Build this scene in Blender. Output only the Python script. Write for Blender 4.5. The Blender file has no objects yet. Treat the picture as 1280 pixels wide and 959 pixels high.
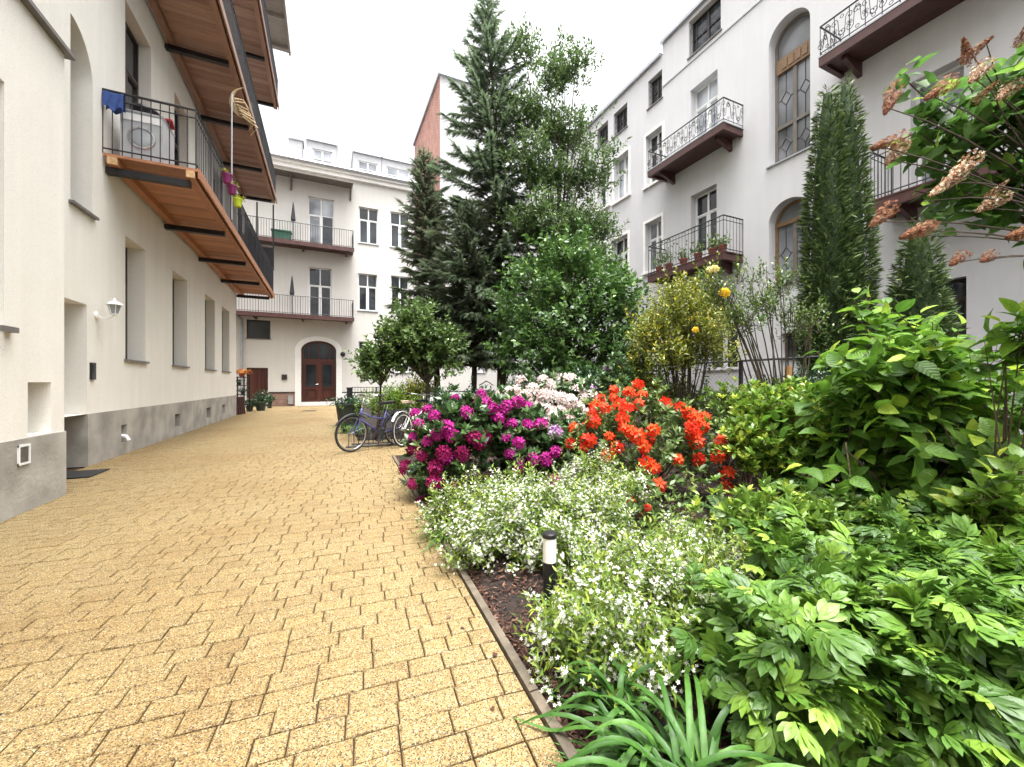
import bpy, math, random
import numpy as np
from mathutils import Vector, Matrix

# ------------------------------------------------------------------ camera, sky, sun, exposure
scene = bpy.context.scene
COL = scene.collection
F, CX, CY, HC = 505.0, 640.0, 479.5, 1.25
YAW = math.atan(230.0 / F)
SY, CYW = math.sin(YAW), math.cos(YAW)

cam_data = bpy.data.cameras.new('camera')
cam = bpy.data.objects.new('camera', cam_data)
COL.objects.link(cam)
cam.location = (0, 0, HC)
cam.rotation_euler = (math.radians(90), 0, -YAW)
cam_data.sensor_width = 36.0
cam_data.lens = 36.0 * F / 1280.0
cam_data.clip_start = 0.05
cam_data.clip_end = 2000
scene.camera = cam

world = bpy.data.worlds.new('World')
scene.world = world
world.use_nodes = True
wn, wl = world.node_tree.nodes, world.node_tree.links
bg = wn['Background']
sky = wn.new('ShaderNodeTexSky')
sky.sky_type = 'NISHITA'
sky.sun_disc = False
sky.sun_elevation = math.radians(80)
sky.sun_rotation = math.radians(180)
sky.air_density = 1.0
sky.dust_density = 10
bw = wn.new('ShaderNodeRGBToBW')
mixw = wn.new('ShaderNodeMix'); mixw.data_type = 'RGBA'
mixw.inputs['Factor'].default_value = 0.93          # overcast: the blue all but washed out
wl.new(sky.outputs[0], bw.inputs[0])
wl.new(sky.outputs[0], mixw.inputs['A'])
wl.new(bw.outputs[0], mixw.inputs['B'])
wl.new(mixw.outputs['Result'], bg.inputs['Color'])
bg.inputs['Strength'].default_value = 0.15

sun_d = bpy.data.lights.new('sun', 'SUN')
sun_d.energy = 0.5
sun_d.angle = math.radians(22)
sun_d.color = (1.0, 0.96, 0.9)
sun = bpy.data.objects.new('sun', sun_d)
COL.objects.link(sun)
sun.rotation_euler = Vector((-0.000, 0.174, -0.985)).to_track_quat('-Z', 'Y').to_euler()
scene.view_settings.view_transform = 'Standard'
scene.view_settings.look = 'None'
scene.view_settings.exposure = 2.3
scene.view_settings.gamma = 1.0
scene.view_settings.use_curve_mapping = False
scene.cycles.max_bounces = 6
scene.cycles.diffuse_bounces = 3
scene.cycles.glossy_bounces = 3
scene.cycles.transmission_bounces = 3
scene.cycles.transparent_max_bounces = 8

rng = np.random.default_rng(7)
random.seed(7)
PI = math.pi

# ------------------------------------------------------------------ helpers
def ray(px, py):
    u = (px - CX) / F; v = (CY - py) / F
    return (SY + CYW * u, CYW - SY * u, v)

def pg(px, d, z=0.0):
    u = (px - CX) / F
    return np.array((d * (SY + CYW * u), d * (CYW - SY * u), z))

def pz(px, py, d):
    p = pg(px, d); p[2] = HC + (CY - py) / F * d
    return p

class Frame:
    """a wall's own axes: s along it, n out of it, z up"""
    def __init__(self, o, sd, nd):
        self.o = np.array(o, float); self.s = np.array(sd, float); self.n = np.array(nd, float)
    def pt(self, s, n, z):
        p = self.o + self.s * s + self.n * n
        return (p[0], p[1], z)
    def px(self, x, y, n=0.0):
        r = ray(x, y)
        rn = r[0] * self.n[0] + r[1] * self.n[1]
        on = float(np.dot(self.o + self.n * n, self.n))
        t = on / rn
        p = np.array((r[0] * t, r[1] * t))
        return float(np.dot(p - self.o, self.s)), HC + r[2] * t

ORG = {}
def thing(name, label, cat, loc=(0, 0, 0), group=None):
    o = bpy.data.objects.new(name, None)
    o.empty_display_size = 0.2
    COL.objects.link(o)
    o.location = loc
    ORG[o.name] = np.array(loc, float)
    tag(o, label, cat, group)
    return o

def tag(o, label=None, cat=None, group=None, kind=None):
    if label: o['label'] = label
    if cat: o['category'] = cat
    if group: o['group'] = group
    if kind: o['kind'] = kind
    return o

def link_mesh(me, name, mat, parent=None, loc=None):
    o = bpy.data.objects.new(name, me)
    if mat is not None: me.materials.append(mat)
    COL.objects.link(o)
    if parent is not None:
        o.parent = parent
        ORG[o.name] = ORG[parent.name]
    elif loc is not None:
        o.location = loc
        ORG[o.name] = np.array(loc, float)
    else:
        ORG[o.name] = np.zeros(3)
    return o

class MB:
    def __init__(self):
        self.v = []; self.f = []; self.t = []
        self.tint = 0.5
    def poly(self, pts):
        i = len(self.v)
        self.v.extend([tuple(p) for p in pts])
        self.f.append(tuple(range(i, i + len(pts)))); self.t.append(self.tint)
    def mesh8(self, c):
        i = len(self.v)
        self.v.extend([tuple(p) for p in c])
        for q in ((0, 3, 2, 1), (4, 5, 6, 7), (0, 1, 5, 4), (1, 2, 6, 5), (2, 3, 7, 6), (3, 0, 4, 7)):
            self.f.append(tuple(i + k for k in q)); self.t.append(self.tint)
    def box(self, fr, s0, s1, n0, n1, z0, z1):
        P = fr.pt
        self.mesh8([P(s0, n0, z0), P(s1, n0, z0), P(s1, n1, z0), P(s0, n1, z0),
                    P(s0, n0, z1), P(s1, n0, z1), P(s1, n1, z1), P(s0, n1, z1)])
    def tube(self, pts, r, k=6, cap=True):
        pts = [Vector(p) for p in pts]
        n = len(pts)
        if not hasattr(r, '__len__'): r = [r] * n
        base = len(self.v)
        up = Vector((0, 0, 1))
        prev = None
        for i, p in enumerate(pts):
            t = (pts[min(i + 1, n - 1)] - pts[max(i - 1, 0)])
            if t.length < 1e-9: t = Vector((0, 0, 1))
            t.normalize()
            if prev is None:
                a = t.cross(up)
                if a.length < 0.05: a = t.cross(Vector((1, 0, 0)))
            else:
                a = prev - t * prev.dot(t)
                if a.length < 1e-6: a = t.cross(Vector((1, 0, 0)))
            a.normalize(); prev = a
            b = t.cross(a)
            for j in range(k):
                an = 2 * PI * j / k
                q = p + (a * math.cos(an) + b * math.sin(an)) * r[i]
                self.v.append(tuple(q))
        for i in range(n - 1):
            for j in range(k):
                j2 = (j + 1) % k
                self.f.append((base + i * k + j, base + i * k + j2, base + (i + 1) * k + j2, base + (i + 1) * k + j))
                self.t.append(self.tint)
        if cap:
            self.f.append(tuple(base + j for j in range(k))[::-1]); self.t.append(self.tint)
            self.f.append(tuple(base + (n - 1) * k + j for j in range(k))); self.t.append(self.tint)
    def ring(self, c, ax, R, r, k=28, m=6):
        c = Vector(c); ax = Vector(ax).normalized()
        a = ax.cross(Vector((0, 0, 1)))
        if a.length < 0.05: a = ax.cross(Vector((1, 0, 0)))
        a.normalize(); b = ax.cross(a)
        base = len(self.v)
        for i in range(k):
            an = 2 * PI * i / k
            d = a * math.cos(an) + b * math.sin(an)
            for j in range(m):
                bn = 2 * PI * j / m
                self.v.append(tuple(c + d * (R + r * math.cos(bn)) + ax * (r * math.sin(bn))))
        for i in range(k):
            for j in range(m):
                self.f.append((base + i * m + j, base + ((i + 1) % k) * m + j, base + ((i + 1) % k) * m + (j + 1) % m, base + i * m + (j + 1) % m))
                self.t.append(self.tint)
    def lathe(self, c, prof, k=16, ax=(0, 0, 1)):
        c = Vector(c); ax = Vector(ax).normalized()
        a = ax.cross(Vector((0, 0, 1)))
        if a.length < 0.05: a = Vector((1, 0, 0))
        a.normalize(); b = ax.cross(a)
        base = len(self.v)
        for (r, h) in prof:
            for j in range(k):
                an = 2 * PI * j / k
                self.v.append(tuple(c + (a * math.cos(an) + b * math.sin(an)) * max(r, 1e-4) + ax * h))
        for i in range(len(prof) - 1):
            for j in range(k):
                j2 = (j + 1) % k
                self.f.append((base + i * k + j, base + i * k + j2, base + (i + 1) * k + j2, base + (i + 1) * k + j))
                self.t.append(self.tint)
        self.f.append(tuple(base + j for j in range(k))[::-1]); self.t.append(self.tint)
        self.f.append(tuple(base + (len(prof) - 1) * k + j for j in range(k))); self.t.append(self.tint)
    def build(self, name, mat, parent=None, loc=None, smooth=False):
        org = ORG[parent.name] if parent is not None else (np.array(loc, float) if loc is not None else np.zeros(3))
        me = bpy.data.meshes.new(name)
        me.from_pydata([(x - org[0], y - org[1], z - org[2]) for x, y, z in self.v], [], self.f)
        at = me.attributes.new('tint', 'FLOAT', 'FACE')
        at.data.foreach_set('value', np.array(self.t, np.float32))
        if smooth:
            me.polygons.foreach_set('use_smooth', [True] * len(self.f))
        me.update()
        return link_mesh(me, name, mat, parent, loc)

def copy_tree(o, parent=None, loc=None):
    c = o.copy(); COL.objects.link(c)
    if parent is not None: c.parent = parent
    if loc is not None: c.location = loc
    for ch in list(o.children):
        copy_tree(ch, c)
    return c

# ------------------------------------------------------------------ materials
def new_mat(name):
    m = bpy.data.materials.new(name); m.use_nodes = True
    nt = m.node_tree
    return m, nt.nodes, nt.links, nt.nodes['Principled BSDF']

def ramp(n, stops):
    r = n.new('ShaderNodeValToRGB')
    el = r.color_ramp.elements
    while len(el) > 1: el.remove(el[-1])
    el[0].position = stops[0][0]; el[0].color = (*stops[0][1], 1)
    for p, c in stops[1:]:
        e = el.new(p); e.color = (*c, 1)
    return r

def plain(name, col, rough=0.6, metal=0.0, var=0.12, scale=6.0, bump=0.0, bscale=60.0):
    m, n, l, b = new_mat(name)
    tc = n.new('ShaderNodeTexCoord')
    no = n.new('ShaderNodeTexNoise'); no.inputs['Scale'].default_value = scale; no.inputs['Detail'].default_value = 5
    l.new(tc.outputs['Object'], no.inputs['Vector'])
    a = tuple(max(0, c * (1 - var)) for c in col); d = tuple(min(1, c * (1 + var)) for c in col)
    r = ramp(n, [(0.3, a), (0.7, d)])
    l.new(no.outputs['Fac'], r.inputs['Fac'])
    l.new(r.outputs['Color'], b.inputs['Base Color'])
    b.inputs['Roughness'].default_value = rough
    b.inputs['Metallic'].default_value = metal
    if bump:
        nb = n.new('ShaderNodeTexNoise'); nb.inputs['Scale'].default_value = bscale; nb.inputs['Detail'].default_value = 6
        l.new(tc.outputs['Object'], nb.inputs['Vector'])
        bp = n.new('ShaderNodeBump'); bp.inputs['Strength'].default_value = bump; bp.inputs['Distance'].default_value = 0.01
        l.new(nb.outputs['Fac'], bp.inputs['Height']); l.new(bp.outputs['Normal'], b.inputs['Normal'])
    return m

def plaster(name, col, dirt=(0.55, 0.52, 0.46), amt=0.35, grain=0.5):
    """lime render: soft mottling, vertical rain streaks, fine scraped grain"""
    m, n, l, b = new_mat(name)
    tc = n.new('ShaderNodeTexCoord')
    big = n.new('ShaderNodeTexNoise'); big.inputs['Scale'].default_value = 0.9; big.inputs['Detail'].default_value = 7; big.inputs['Roughness'].default_value = 0.62
    l.new(tc.outputs['Object'], big.inputs['Vector'])
    mp = n.new('ShaderNodeMapping'); mp.inputs['Scale'].default_value = (5.0, 5.0, 0.35)
    l.new(tc.outputs['Object'], mp.inputs['Vector'])
    st = n.new('ShaderNodeTexNoise'); st.inputs['Scale'].default_value = 1.0; st.inputs['Detail'].default_value = 6
    l.new(mp.outputs['Vector'], st.inputs['Vector'])
    mu = n.new('ShaderNodeMath'); mu.operation = 'MULTIPLY'
    l.new(big.outputs['Fac'], mu.inputs[0]); l.new(st.outputs['Fac'], mu.inputs[1])
    r = ramp(n, [(0.14, (0, 0, 0)), (0.40, (1, 1, 1))])
    l.new(mu.outputs[0], r.inputs['Fac'])
    mx = n.new('ShaderNodeMix'); mx.data_type = 'RGBA'
    mx.inputs['A'].default_value = (*[c * (1 - amt) + d * amt for c, d in zip(col, dirt)], 1)
    mx.inputs['B'].default_value = (*col, 1)
    l.new(r.outputs['Color'], mx.inputs['Factor'])
    # fine scraped grain
    g = n.new('ShaderNodeTexNoise'); g.inputs['Scale'].default_value = 48; g.inputs['Detail'].default_value = 5; g.inputs['Distortion'].default_value = 2.6
    l.new(tc.outputs['Object'], g.inputs['Vector'])
    gr = ramp(n, [(0.34, (0.76, 0.74, 0.70)), (0.46, (1, 1, 1))])
    l.new(g.outputs['Fac'], gr.inputs['Fac'])
    m2 = n.new('ShaderNodeMix'); m2.data_type = 'RGBA'; m2.blend_type = 'MULTIPLY'; m2.inputs['Factor'].default_value = grain
    l.new(mx.outputs['Result'], m2.inputs['A']); l.new(gr.outputs['Color'], m2.inputs['B'])
    l.new(m2.outputs['Result'], b.inputs['Base Color'])
    b.inputs['Roughness'].default_value = 0.9
    bp = n.new('ShaderNodeBump'); bp.inputs['Strength'].default_value = 0.55; bp.inputs['Distance'].default_value = 0.008
    l.new(g.outputs['Fac'], bp.inputs['Height']); l.new(bp.outputs['Normal'], b.inputs['Normal'])
    return m

def wood(name, c1, c2, axis=(1, 12, 12), rough=0.5):
    m, n, l, b = new_mat(name)
    tc = n.new('ShaderNodeTexCoord')
    mp = n.new('ShaderNodeMapping'); mp.inputs['Scale'].default_value = axis
    l.new(tc.outputs['Object'], mp.inputs['Vector'])
    no = n.new('ShaderNodeTexNoise'); no.inputs['Scale'].default_value = 3; no.inputs['Detail'].default_value = 8; no.inputs['Distortion'].default_value = 0.8
    l.new(mp.outputs['Vector'], no.inputs['Vector'])
    at = n.new('ShaderNodeAttribute'); at.attribute_name = 'tint'
    ad = n.new('ShaderNodeMath'); ad.operation = 'MULTIPLY_ADD'; ad.inputs[1].default_value = 0.55; ad.inputs[2].default_value = -0.25
    l.new(at.outputs['Fac'], ad.inputs[0])
    s = n.new('ShaderNodeMath'); s.operation = 'ADD'
    l.new(no.outputs['Fac'], s.inputs[0]); l.new(ad.outputs[0], s.inputs[1])
    r = ramp(n, [(0.25, c1), (0.75, c2)])
    l.new(s.outputs[0], r.inputs['Fac']); l.new(r.outputs['Color'], b.inputs['Base Color'])
    b.inputs['Roughness'].default_value = rough
    return m

def leafmat(name, stops, rough=0.38, trans=0.3, spec=0.5, veins=0.0):
    m, n, l, b = new_mat(name)
    at = n.new('ShaderNodeAttribute'); at.attribute_name = 'tint'
    r = ramp(n, stops)
    l.new(at.outputs['Fac'], r.inputs['Fac'])
    src = r.outputs['Color']
    tcl = n.new('ShaderNodeTexCoord'); nol = n.new('ShaderNodeTexNoise'); nol.inputs['Scale'].default_value = 38; nol.inputs['Detail'].default_value = 4
    l.new(tcl.outputs['Object'], nol.inputs['Vector'])
    rl_ = ramp(n, [(0.30, (0.74, 0.70, 0.62)), (0.48, (1, 1, 1)), (0.70, (1.18, 1.14, 1.05))]); l.new(nol.outputs['Fac'], rl_.inputs['Fac'])
    mxl = n.new('ShaderNodeMix'); mxl.data_type = 'RGBA'; mxl.blend_type = 'MULTIPLY'; mxl.inputs['Factor'].default_value = 1.0
    l.new(src, mxl.inputs['A']); l.new(rl_.outputs['Color'], mxl.inputs['B']); src = mxl.outputs['Result']
    b.inputs['Roughness'].default_value = rough
    b.inputs['Specular IOR Level'].default_value = spec
    if veins:
        uv = n.new('ShaderNodeAttribute'); uv.attribute_name = 'luv'
        sp = n.new('ShaderNodeSeparateXYZ'); l.new(uv.outputs['Vector'], sp.inputs[0])
        ab = n.new('ShaderNodeMath'); ab.operation = 'ABSOLUTE'; l.new(sp.outputs[0], ab.inputs[0])
        k = n.new('ShaderNodeMath'); k.operation = 'MULTIPLY_ADD'; k.inputs[1].default_value = -0.9
        l.new(ab.outputs[0], k.inputs[0]); l.new(sp.outputs[1], k.inputs[2])
        f = n.new('ShaderNodeMath'); f.operation = 'MULTIPLY'; f.inputs[1].default_value = 44.0
        l.new(k.outputs[0], f.inputs[0])
        sn = n.new('ShaderNodeMath'); sn.operation = 'SINE'; l.new(f.outputs[0], sn.inputs[0])
        bp = n.new('ShaderNodeBump'); bp.inputs['Strength'].default_value = veins; bp.inputs['Distance'].default_value = 0.006
        l.new(sn.outputs[0], bp.inputs['Height']); l.new(bp.outputs['Normal'], b.inputs['Normal'])
        # pale midrib and side veins
        th = n.new('ShaderNodeMapRange'); th.inputs['From Min'].default_value = 0.86; th.inputs['From Max'].default_value = 1.0
        l.new(sn.outputs[0], th.inputs['Value'])
        md = n.new('ShaderNodeMapRange'); md.inputs['From Min'].default_value = 0.022; md.inputs['From Max'].default_value = 0.006
        l.new(ab.outputs[0], md.inputs['Value'])
        mxx = n.new('ShaderNodeMath'); mxx.operation = 'MAXIMUM'; l.new(th.outputs[0], mxx.inputs[0]); l.new(md.outputs[0], mxx.inputs[1])
        hf = n.new('ShaderNodeMath'); hf.operation = 'MULTIPLY'; hf.inputs[1].default_value = 0.16; l.new(mxx.outputs[0], hf.inputs[0])
        mc = n.new('ShaderNodeMix'); mc.data_type = 'RGBA'
        l.new(hf.outputs[0], mc.inputs['Factor']); l.new(src, mc.inputs['A'])
        mc.inputs['B'].default_value = (0.22, 0.36, 0.10, 1)
        src = mc.outputs['Result']
    l.new(src, b.inputs['Base Color'])
    if trans:
        tr = n.new('ShaderNodeBsdfTranslucent'); l.new(src, tr.inputs['Color'])
        ms = n.new('ShaderNodeMixShader'); ms.inputs[0].default_value = trans
        out = n['Material Output']
        l.new(b.outputs[0], ms.inputs[1]); l.new(tr.outputs[0], ms.inputs[2]); l.new(ms.outputs[0], out.inputs['Surface'])
    return m

def glass(name, col=(0.03, 0.035, 0.04), rough=0.04):
    m, n, l, b = new_mat(name)
    tc = n.new('ShaderNodeTexCoord')
    no = n.new('ShaderNodeTexNoise'); no.inputs['Scale'].default_value = 0.7; no.inputs['Detail'].default_value = 2
    l.new(tc.outputs['Object'], no.inputs['Vector'])
    r = ramp(n, [(0.35, tuple(c * 0.45 for c in col)), (0.7, tuple(c * 1.8 for c in col))])
    l.new(no.outputs['Fac'], r.inputs['Fac']); l.new(r.outputs['Color'], b.inputs['Base Color'])
    b.inputs['Roughness'].default_value = rough
    b.inputs['Specular IOR Level'].default_value = 0.5
    bp = n.new('ShaderNodeBump'); bp.inputs['Strength'].default_value = 0.04; bp.inputs['Distance'].default_value = 0.05
    l.new(no.outputs['Fac'], bp.inputs['Height']); l.new(bp.outputs['Normal'], b.inputs['Normal'])
    return m

def paver_mat():
    m, n, l, b = new_mat('exposed_aggregate_paver')
    tc = n.new('ShaderNodeTexCoord')
    vo = n.new('ShaderNodeTexVoronoi'); vo.inputs['Scale'].default_value = 260
    l.new(tc.outputs['Object'], vo.inputs['Vector'])
    sp = n.new('ShaderNodeSeparateColor'); l.new(vo.outputs['Color'], sp.inputs[0])
    r = ramp(n, [(0.0, (0.028, 0.015, 0.007)), (0.13, (0.105, 0.060, 0.025)), (0.25, (0.190, 0.123, 0.042)), (0.48, (0.250, 0.174, 0.064)),
                 (0.75, (0.300, 0.228, 0.105)), (0.91, (0.40, 0.355, 0.225))])
    r.color_ramp.interpolation = 'CONSTANT'
    l.new(sp.outputs[0], r.inputs['Fac'])
    at = n.new('ShaderNodeAttribute'); at.attribute_name = 'tint'
    tr = ramp(n, [(0.0, (0.86, 0.81, 0.74)), (0.5, (1, 1, 1)), (1.0, (1.1, 1.08, 1.02))])
    l.new(at.outputs['Fac'], tr.inputs['Fac'])
    m1 = n.new('ShaderNodeMix'); m1.data_type = 'RGBA'; m1.blend_type = 'MULTIPLY'; m1.inputs['Factor'].default_value = 1
    l.new(r.outputs['Color'], m1.inputs['A']); l.new(tr.outputs['Color'], m1.inputs['B'])
    big = n.new('ShaderNodeTexNoise'); big.inputs['Scale'].default_value = 0.55; big.inputs['Detail'].default_value = 6
    l.new(tc.outputs['Object'], big.inputs['Vector'])
    br = ramp(n, [(0.34, (0.84, 0.74, 0.62)), (0.52, (1, 1, 1))])
    l.new(big.outputs['Fac'], br.inputs['Fac'])
    m2 = n.new('ShaderNodeMix'); m2.data_type = 'RGBA'; m2.blend_type = 'MULTIPLY'; m2.inputs['Factor'].default_value = 0.8
    l.new(m1.outputs['Result'], m2.inputs['A']); l.new(br.outputs['Color'], m2.inputs['B'])
    l.new(m2.outputs['Result'], b.inputs['Base Color'])
    b.inputs['Roughness'].default_value = 0.62
    bp = n.new('ShaderNodeBump'); bp.inputs['Strength'].default_value = 0.25; bp.inputs['Distance'].default_value = 0.002
    l.new(vo.outputs['Distance'], bp.inputs['Height']); l.new(bp.outputs['Normal'], b.inputs['Normal'])
    return m

def brick_mat(name, c1, c2, mortar, sw=0.27, sh=0.085):
    m, n, l, b = new_mat(name)
    tc = n.new('ShaderNodeTexCoord')
    sx = n.new('ShaderNodeSeparateXYZ'); l.new(tc.outputs['Object'], sx.inputs[0])
    ad = n.new('ShaderNodeMath'); ad.operation = 'ADD'; l.new(sx.outputs[0], ad.inputs[0]); l.new(sx.outputs[1], ad.inputs[1])
    cb = n.new('ShaderNodeCombineXYZ'); l.new(ad.outputs[0], cb.inputs[0]); l.new(sx.outputs[2], cb.inputs[1])
    br = n.new('ShaderNodeTexBrick'); br.inputs['Scale'].default_value = 1
    br.inputs['Brick Width'].default_value = sw; br.inputs['Row Height'].default_value = sh; br.inputs['Mortar Size'].default_value = 0.012
    br.inputs['Color1'].default_value = (*c1, 1); br.inputs['Color2'].default_value = (*c2, 1); br.inputs['Mortar'].default_value = (*mortar, 1)
    l.new(cb.outputs[0], br.inputs['Vector'])
    no = n.new('ShaderNodeTexNoise'); no.inputs['Scale'].default_value = 1.2; no.inputs['Detail'].default_value = 6
    l.new(tc.outputs['Object'], no.inputs['Vector'])
    rr = ramp(n, [(0.3, (0.65, 0.62, 0.6)), (0.65, (1.1, 1.08, 1.05))]); l.new(no.outputs['Fac'], rr.inputs['Fac'])
    mx = n.new('ShaderNodeMix'); mx.data_type = 'RGBA'; mx.blend_type = 'MULTIPLY'; mx.inputs['Factor'].default_value = 0.9
    l.new(br.outputs['Color'], mx.inputs['A']); l.new(rr.outputs['Color'], mx.inputs['B'])
    l.new(mx.outputs['Result'], b.inputs['Base Color']); b.inputs['Roughness'].default_value = 0.9
    return m

M = {}
M['cream'] = plaster('cream_plaster', (0.84, 0.815, 0.755), amt=0.22, grain=0.6)
M['endwall'] = plaster('pale_plaster', (0.67, 0.65, 0.615), amt=0.3)
M['grey_pl'] = plaster('cool_white_plaster', (0.63, 0.625, 0.635), dirt=(0.5, 0.5, 0.5), amt=0.3, grain=0.35)
M['gable'] = plaster('grey_render', (0.58, 0.58, 0.59), dirt=(0.45, 0.45, 0.45))
M['reveal'] = plaster('reveal_plaster', (0.66, 0.63, 0.57), amt=0.2)
M['plinth'] = plain('cement_plinth', (0.35, 0.33, 0.295), 0.9, var=0.3, scale=2.2, bump=0.4, bscale=25)
M['white'] = plain('white_paint', (0.80, 0.80, 0.79), 0.45, var=0.04)
M['trim'] = plain('white_plaster_trim', (0.82, 0.81, 0.78), 0.8, var=0.05)
M['tin'] = plain('zinc_sheet', (0.42, 0.43, 0.45), 0.45, 0.6, var=0.12)
M['dormer'] = plain('grey_dormer_boards', (0.40, 0.40, 0.41), 0.8, var=0.08)
M['darksill'] = plain('grey_metal_sill', (0.17, 0.16, 0.15), 0.5, 0.3)
M['glass'] = glass('window_glass')
M['glass_pale'] = glass('pale_glass', (0.35, 0.37, 0.40), 0.08)  # pale colour stands in for curtains and for whitish reflections
M['glass_lead'] = glass('obscured_glass', (0.17, 0.175, 0.185), 0.12)
M['darkframe'] = plain('dark_brown_frame', (0.035, 0.022, 0.016), 0.45)
M['greyframe'] = plain('weathered_frame', (0.16, 0.14, 0.12), 0.6)
M['deck'] = wood('red_brown_decking', (0.27, 0.105, 0.050), (0.52, 0.235, 0.115), axis=(1.5, 14, 14))
M['beamwood'] = wood('red_brown_beam', (0.29, 0.105, 0.045), (0.50, 0.22, 0.10), axis=(14, 1.2, 14))
M['deck_grey'] = wood('weathered_decking', (0.23, 0.125, 0.085), (0.40, 0.25, 0.18), axis=(1.5, 14, 14))
M['beam_grey'] = wood('weathered_beam', (0.22, 0.115, 0.075), (0.38, 0.22, 0.15), axis=(14, 1.2, 14))
M['eaves'] = wood('grey_eaves_boards', (0.24, 0.22, 0.20), (0.42, 0.39, 0.36), axis=(1.5, 14, 14), rough=0.8)
M['endgrain'] = plain('pale_end_grain', (0.52, 0.33, 0.17), 0.8, var=0.3, scale=30)
M['black'] = plain('black_iron', (0.016, 0.016, 0.018), 0.42, 0.2, var=0.3)
M['iron'] = plain('dark_grey_iron', (0.03, 0.03, 0.034), 0.5, 0.3, var=0.3)
M['maroon'] = plain('maroon_painted_steel', (0.075, 0.030, 0.026), 0.5, var=0.25)
M['doorwood'] = wood('dark_red_door_wood', (0.045, 0.010, 0.007), (0.10, 0.024, 0.015), axis=(20, 20, 1.4), rough=0.35)
M['leadwood'] = wood('honey_wood_panel', (0.13, 0.075, 0.035), (0.27, 0.16, 0.08), axis=(3, 3, 14))
M['brick'] = brick_mat('red_brick', (0.34, 0.105, 0.07), (0.42, 0.15, 0.10), (0.42, 0.36, 0.32))
M['brickbase'] = brick_mat('brown_brick_base', (0.22, 0.10, 0.07), (0.36, 0.20, 0.15), (0.25, 0.22, 0.2), 0.22, 0.07)
M['paver'] = paver_mat()
M['joint'] = plain('dark_joint_sand', (0.045, 0.022, 0.012), 0.95, var=0.4, scale=8)
M['kerb'] = plain('concrete_kerb', (0.115, 0.092, 0.066), 0.9, var=0.4, scale=9, bump=0.4, bscale=50)
M['soil'] = plain('dark_soil', (0.015, 0.009, 0.0065), 0.95, var=0.5, scale=9, bump=0.8, bscale=18)
M['bark'] = plain('tree_bark', (0.060, 0.042, 0.030), 0.9, var=0.4, scale=12, bump=0.8, bscale=25)
M['twig'] = plain('brown_twig', (0.085, 0.055, 0.035), 0.8, var=0.3, scale=20)
M['greenstem'] = plain('green_stem', (0.10, 0.16, 0.045), 0.6, var=0.3, scale=20)
M['chip'] = leafmat('bark_chip', [(0.0, (0.020, 0.010, 0.007)), (0.6, (0.075, 0.034, 0.022)), (1.0, (0.20, 0.115, 0.08))], 0.75, 0.0, 0.3)
M['blue_cloth'] = plain('blue_cloth', (0.03, 0.065, 0.22), 0.9, var=0.2, scale=12)
M['chrome'] = plain('bright_steel', (0.55, 0.55, 0.56), 0.25, 0.9, var=0.05)
M['rubber'] = plain('black_rubber', (0.014, 0.014, 0.014), 0.7)
M['bikeblue'] = plain('violet_blue_paint', (0.062, 0.066, 0.19), 0.3, var=0.08)
M['bikewhite'] = plain('cream_white_paint', (0.78, 0.76, 0.72), 0.35, var=0.06)
M['saddle'] = plain('pale_tan_leather', (0.55, 0.42, 0.33), 0.55)
M['appliance'] = plain('washing_machine_white', (0.40, 0.41, 0.43), 0.35, var=0.05)
M['purple_pot'] = plain('purple_plastic', (0.20, 0.02, 0.11), 0.4)
M['lime_pot'] = plain('lime_plastic', (0.50, 0.62, 0.03), 0.4)
M['terracotta'] = plain('terracotta', (0.28, 0.075, 0.04), 0.8, var=0.2)
M['straw'] = plain('straw_weave', (0.55, 0.43, 0.25), 0.8, var=0.25, scale=40)
M['darkpot'] = plain('dark_green_tub', (0.022, 0.032, 0.027), 0.55)
M['stake'] = wood('tan_wood_stake', (0.22, 0.10, 0.03), (0.38, 0.20, 0.07), axis=(20, 20, 1.5))
M['greenbox'] = plain('dark_green_box', (0.02, 0.10, 0.06), 0.6)
M['red_cloth'] = plain('red_cloth', (0.35, 0.02, 0.03), 0.9)
M['orange_pl'] = plain('orange_petals', (0.6, 0.22, 0.03), 0.6, var=0.3, scale=30)
lamp_m, _n, _l, _b = new_mat('opal_plastic')
_b.inputs['Base Color'].default_value = (0.85, 0.84, 0.80, 1); _b.inputs['Roughness'].default_value = 0.3
M['opal'] = lamp_m

# foliage: dark .. mid .. light .. young tip
def greens(d, m, li, y): return [(0.0, d), (0.45, m), (0.78, li), (1.0, y)]
M['spruce'] = leafmat('hazed_spruce_needles', greens((0.064, 0.094, 0.057), (0.116, 0.165, 0.094), (0.171, 0.226, 0.123), (0.231, 0.286, 0.154)), 0.6, 0.5, 0.3)  # greens lightened to put the haze over the spruce into its colour
M['yew'] = leafmat('hazed_conifer_needles', greens((0.062, 0.084, 0.053), (0.110, 0.145, 0.086), (0.160, 0.196, 0.108), (0.209, 0.242, 0.132)), 0.6, 0.5, 0.3)  # lifted likewise: the hazy veil is painted into these needle tones
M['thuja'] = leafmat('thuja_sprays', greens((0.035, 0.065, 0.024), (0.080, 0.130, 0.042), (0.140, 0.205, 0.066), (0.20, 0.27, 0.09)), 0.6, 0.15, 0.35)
M['robinia'] = leafmat('thin_tree_leaves', greens((0.058, 0.099, 0.035), (0.102, 0.169, 0.053), (0.165, 0.240, 0.076), (0.264, 0.338, 0.101)), 0.5, 0.35)
M['broadtree'] = leafmat('hornbeam_leaves', greens((0.036, 0.085, 0.023), (0.079, 0.162, 0.035), (0.141, 0.253, 0.053), (0.231, 0.366, 0.076)), 0.42, 0.3)
M['smalltree'] = leafmat('viburnum_leaves', greens((0.053, 0.096, 0.025), (0.105, 0.179, 0.046), (0.180, 0.269, 0.069), (0.285, 0.371, 0.103)), 0.42, 0.3)
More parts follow.
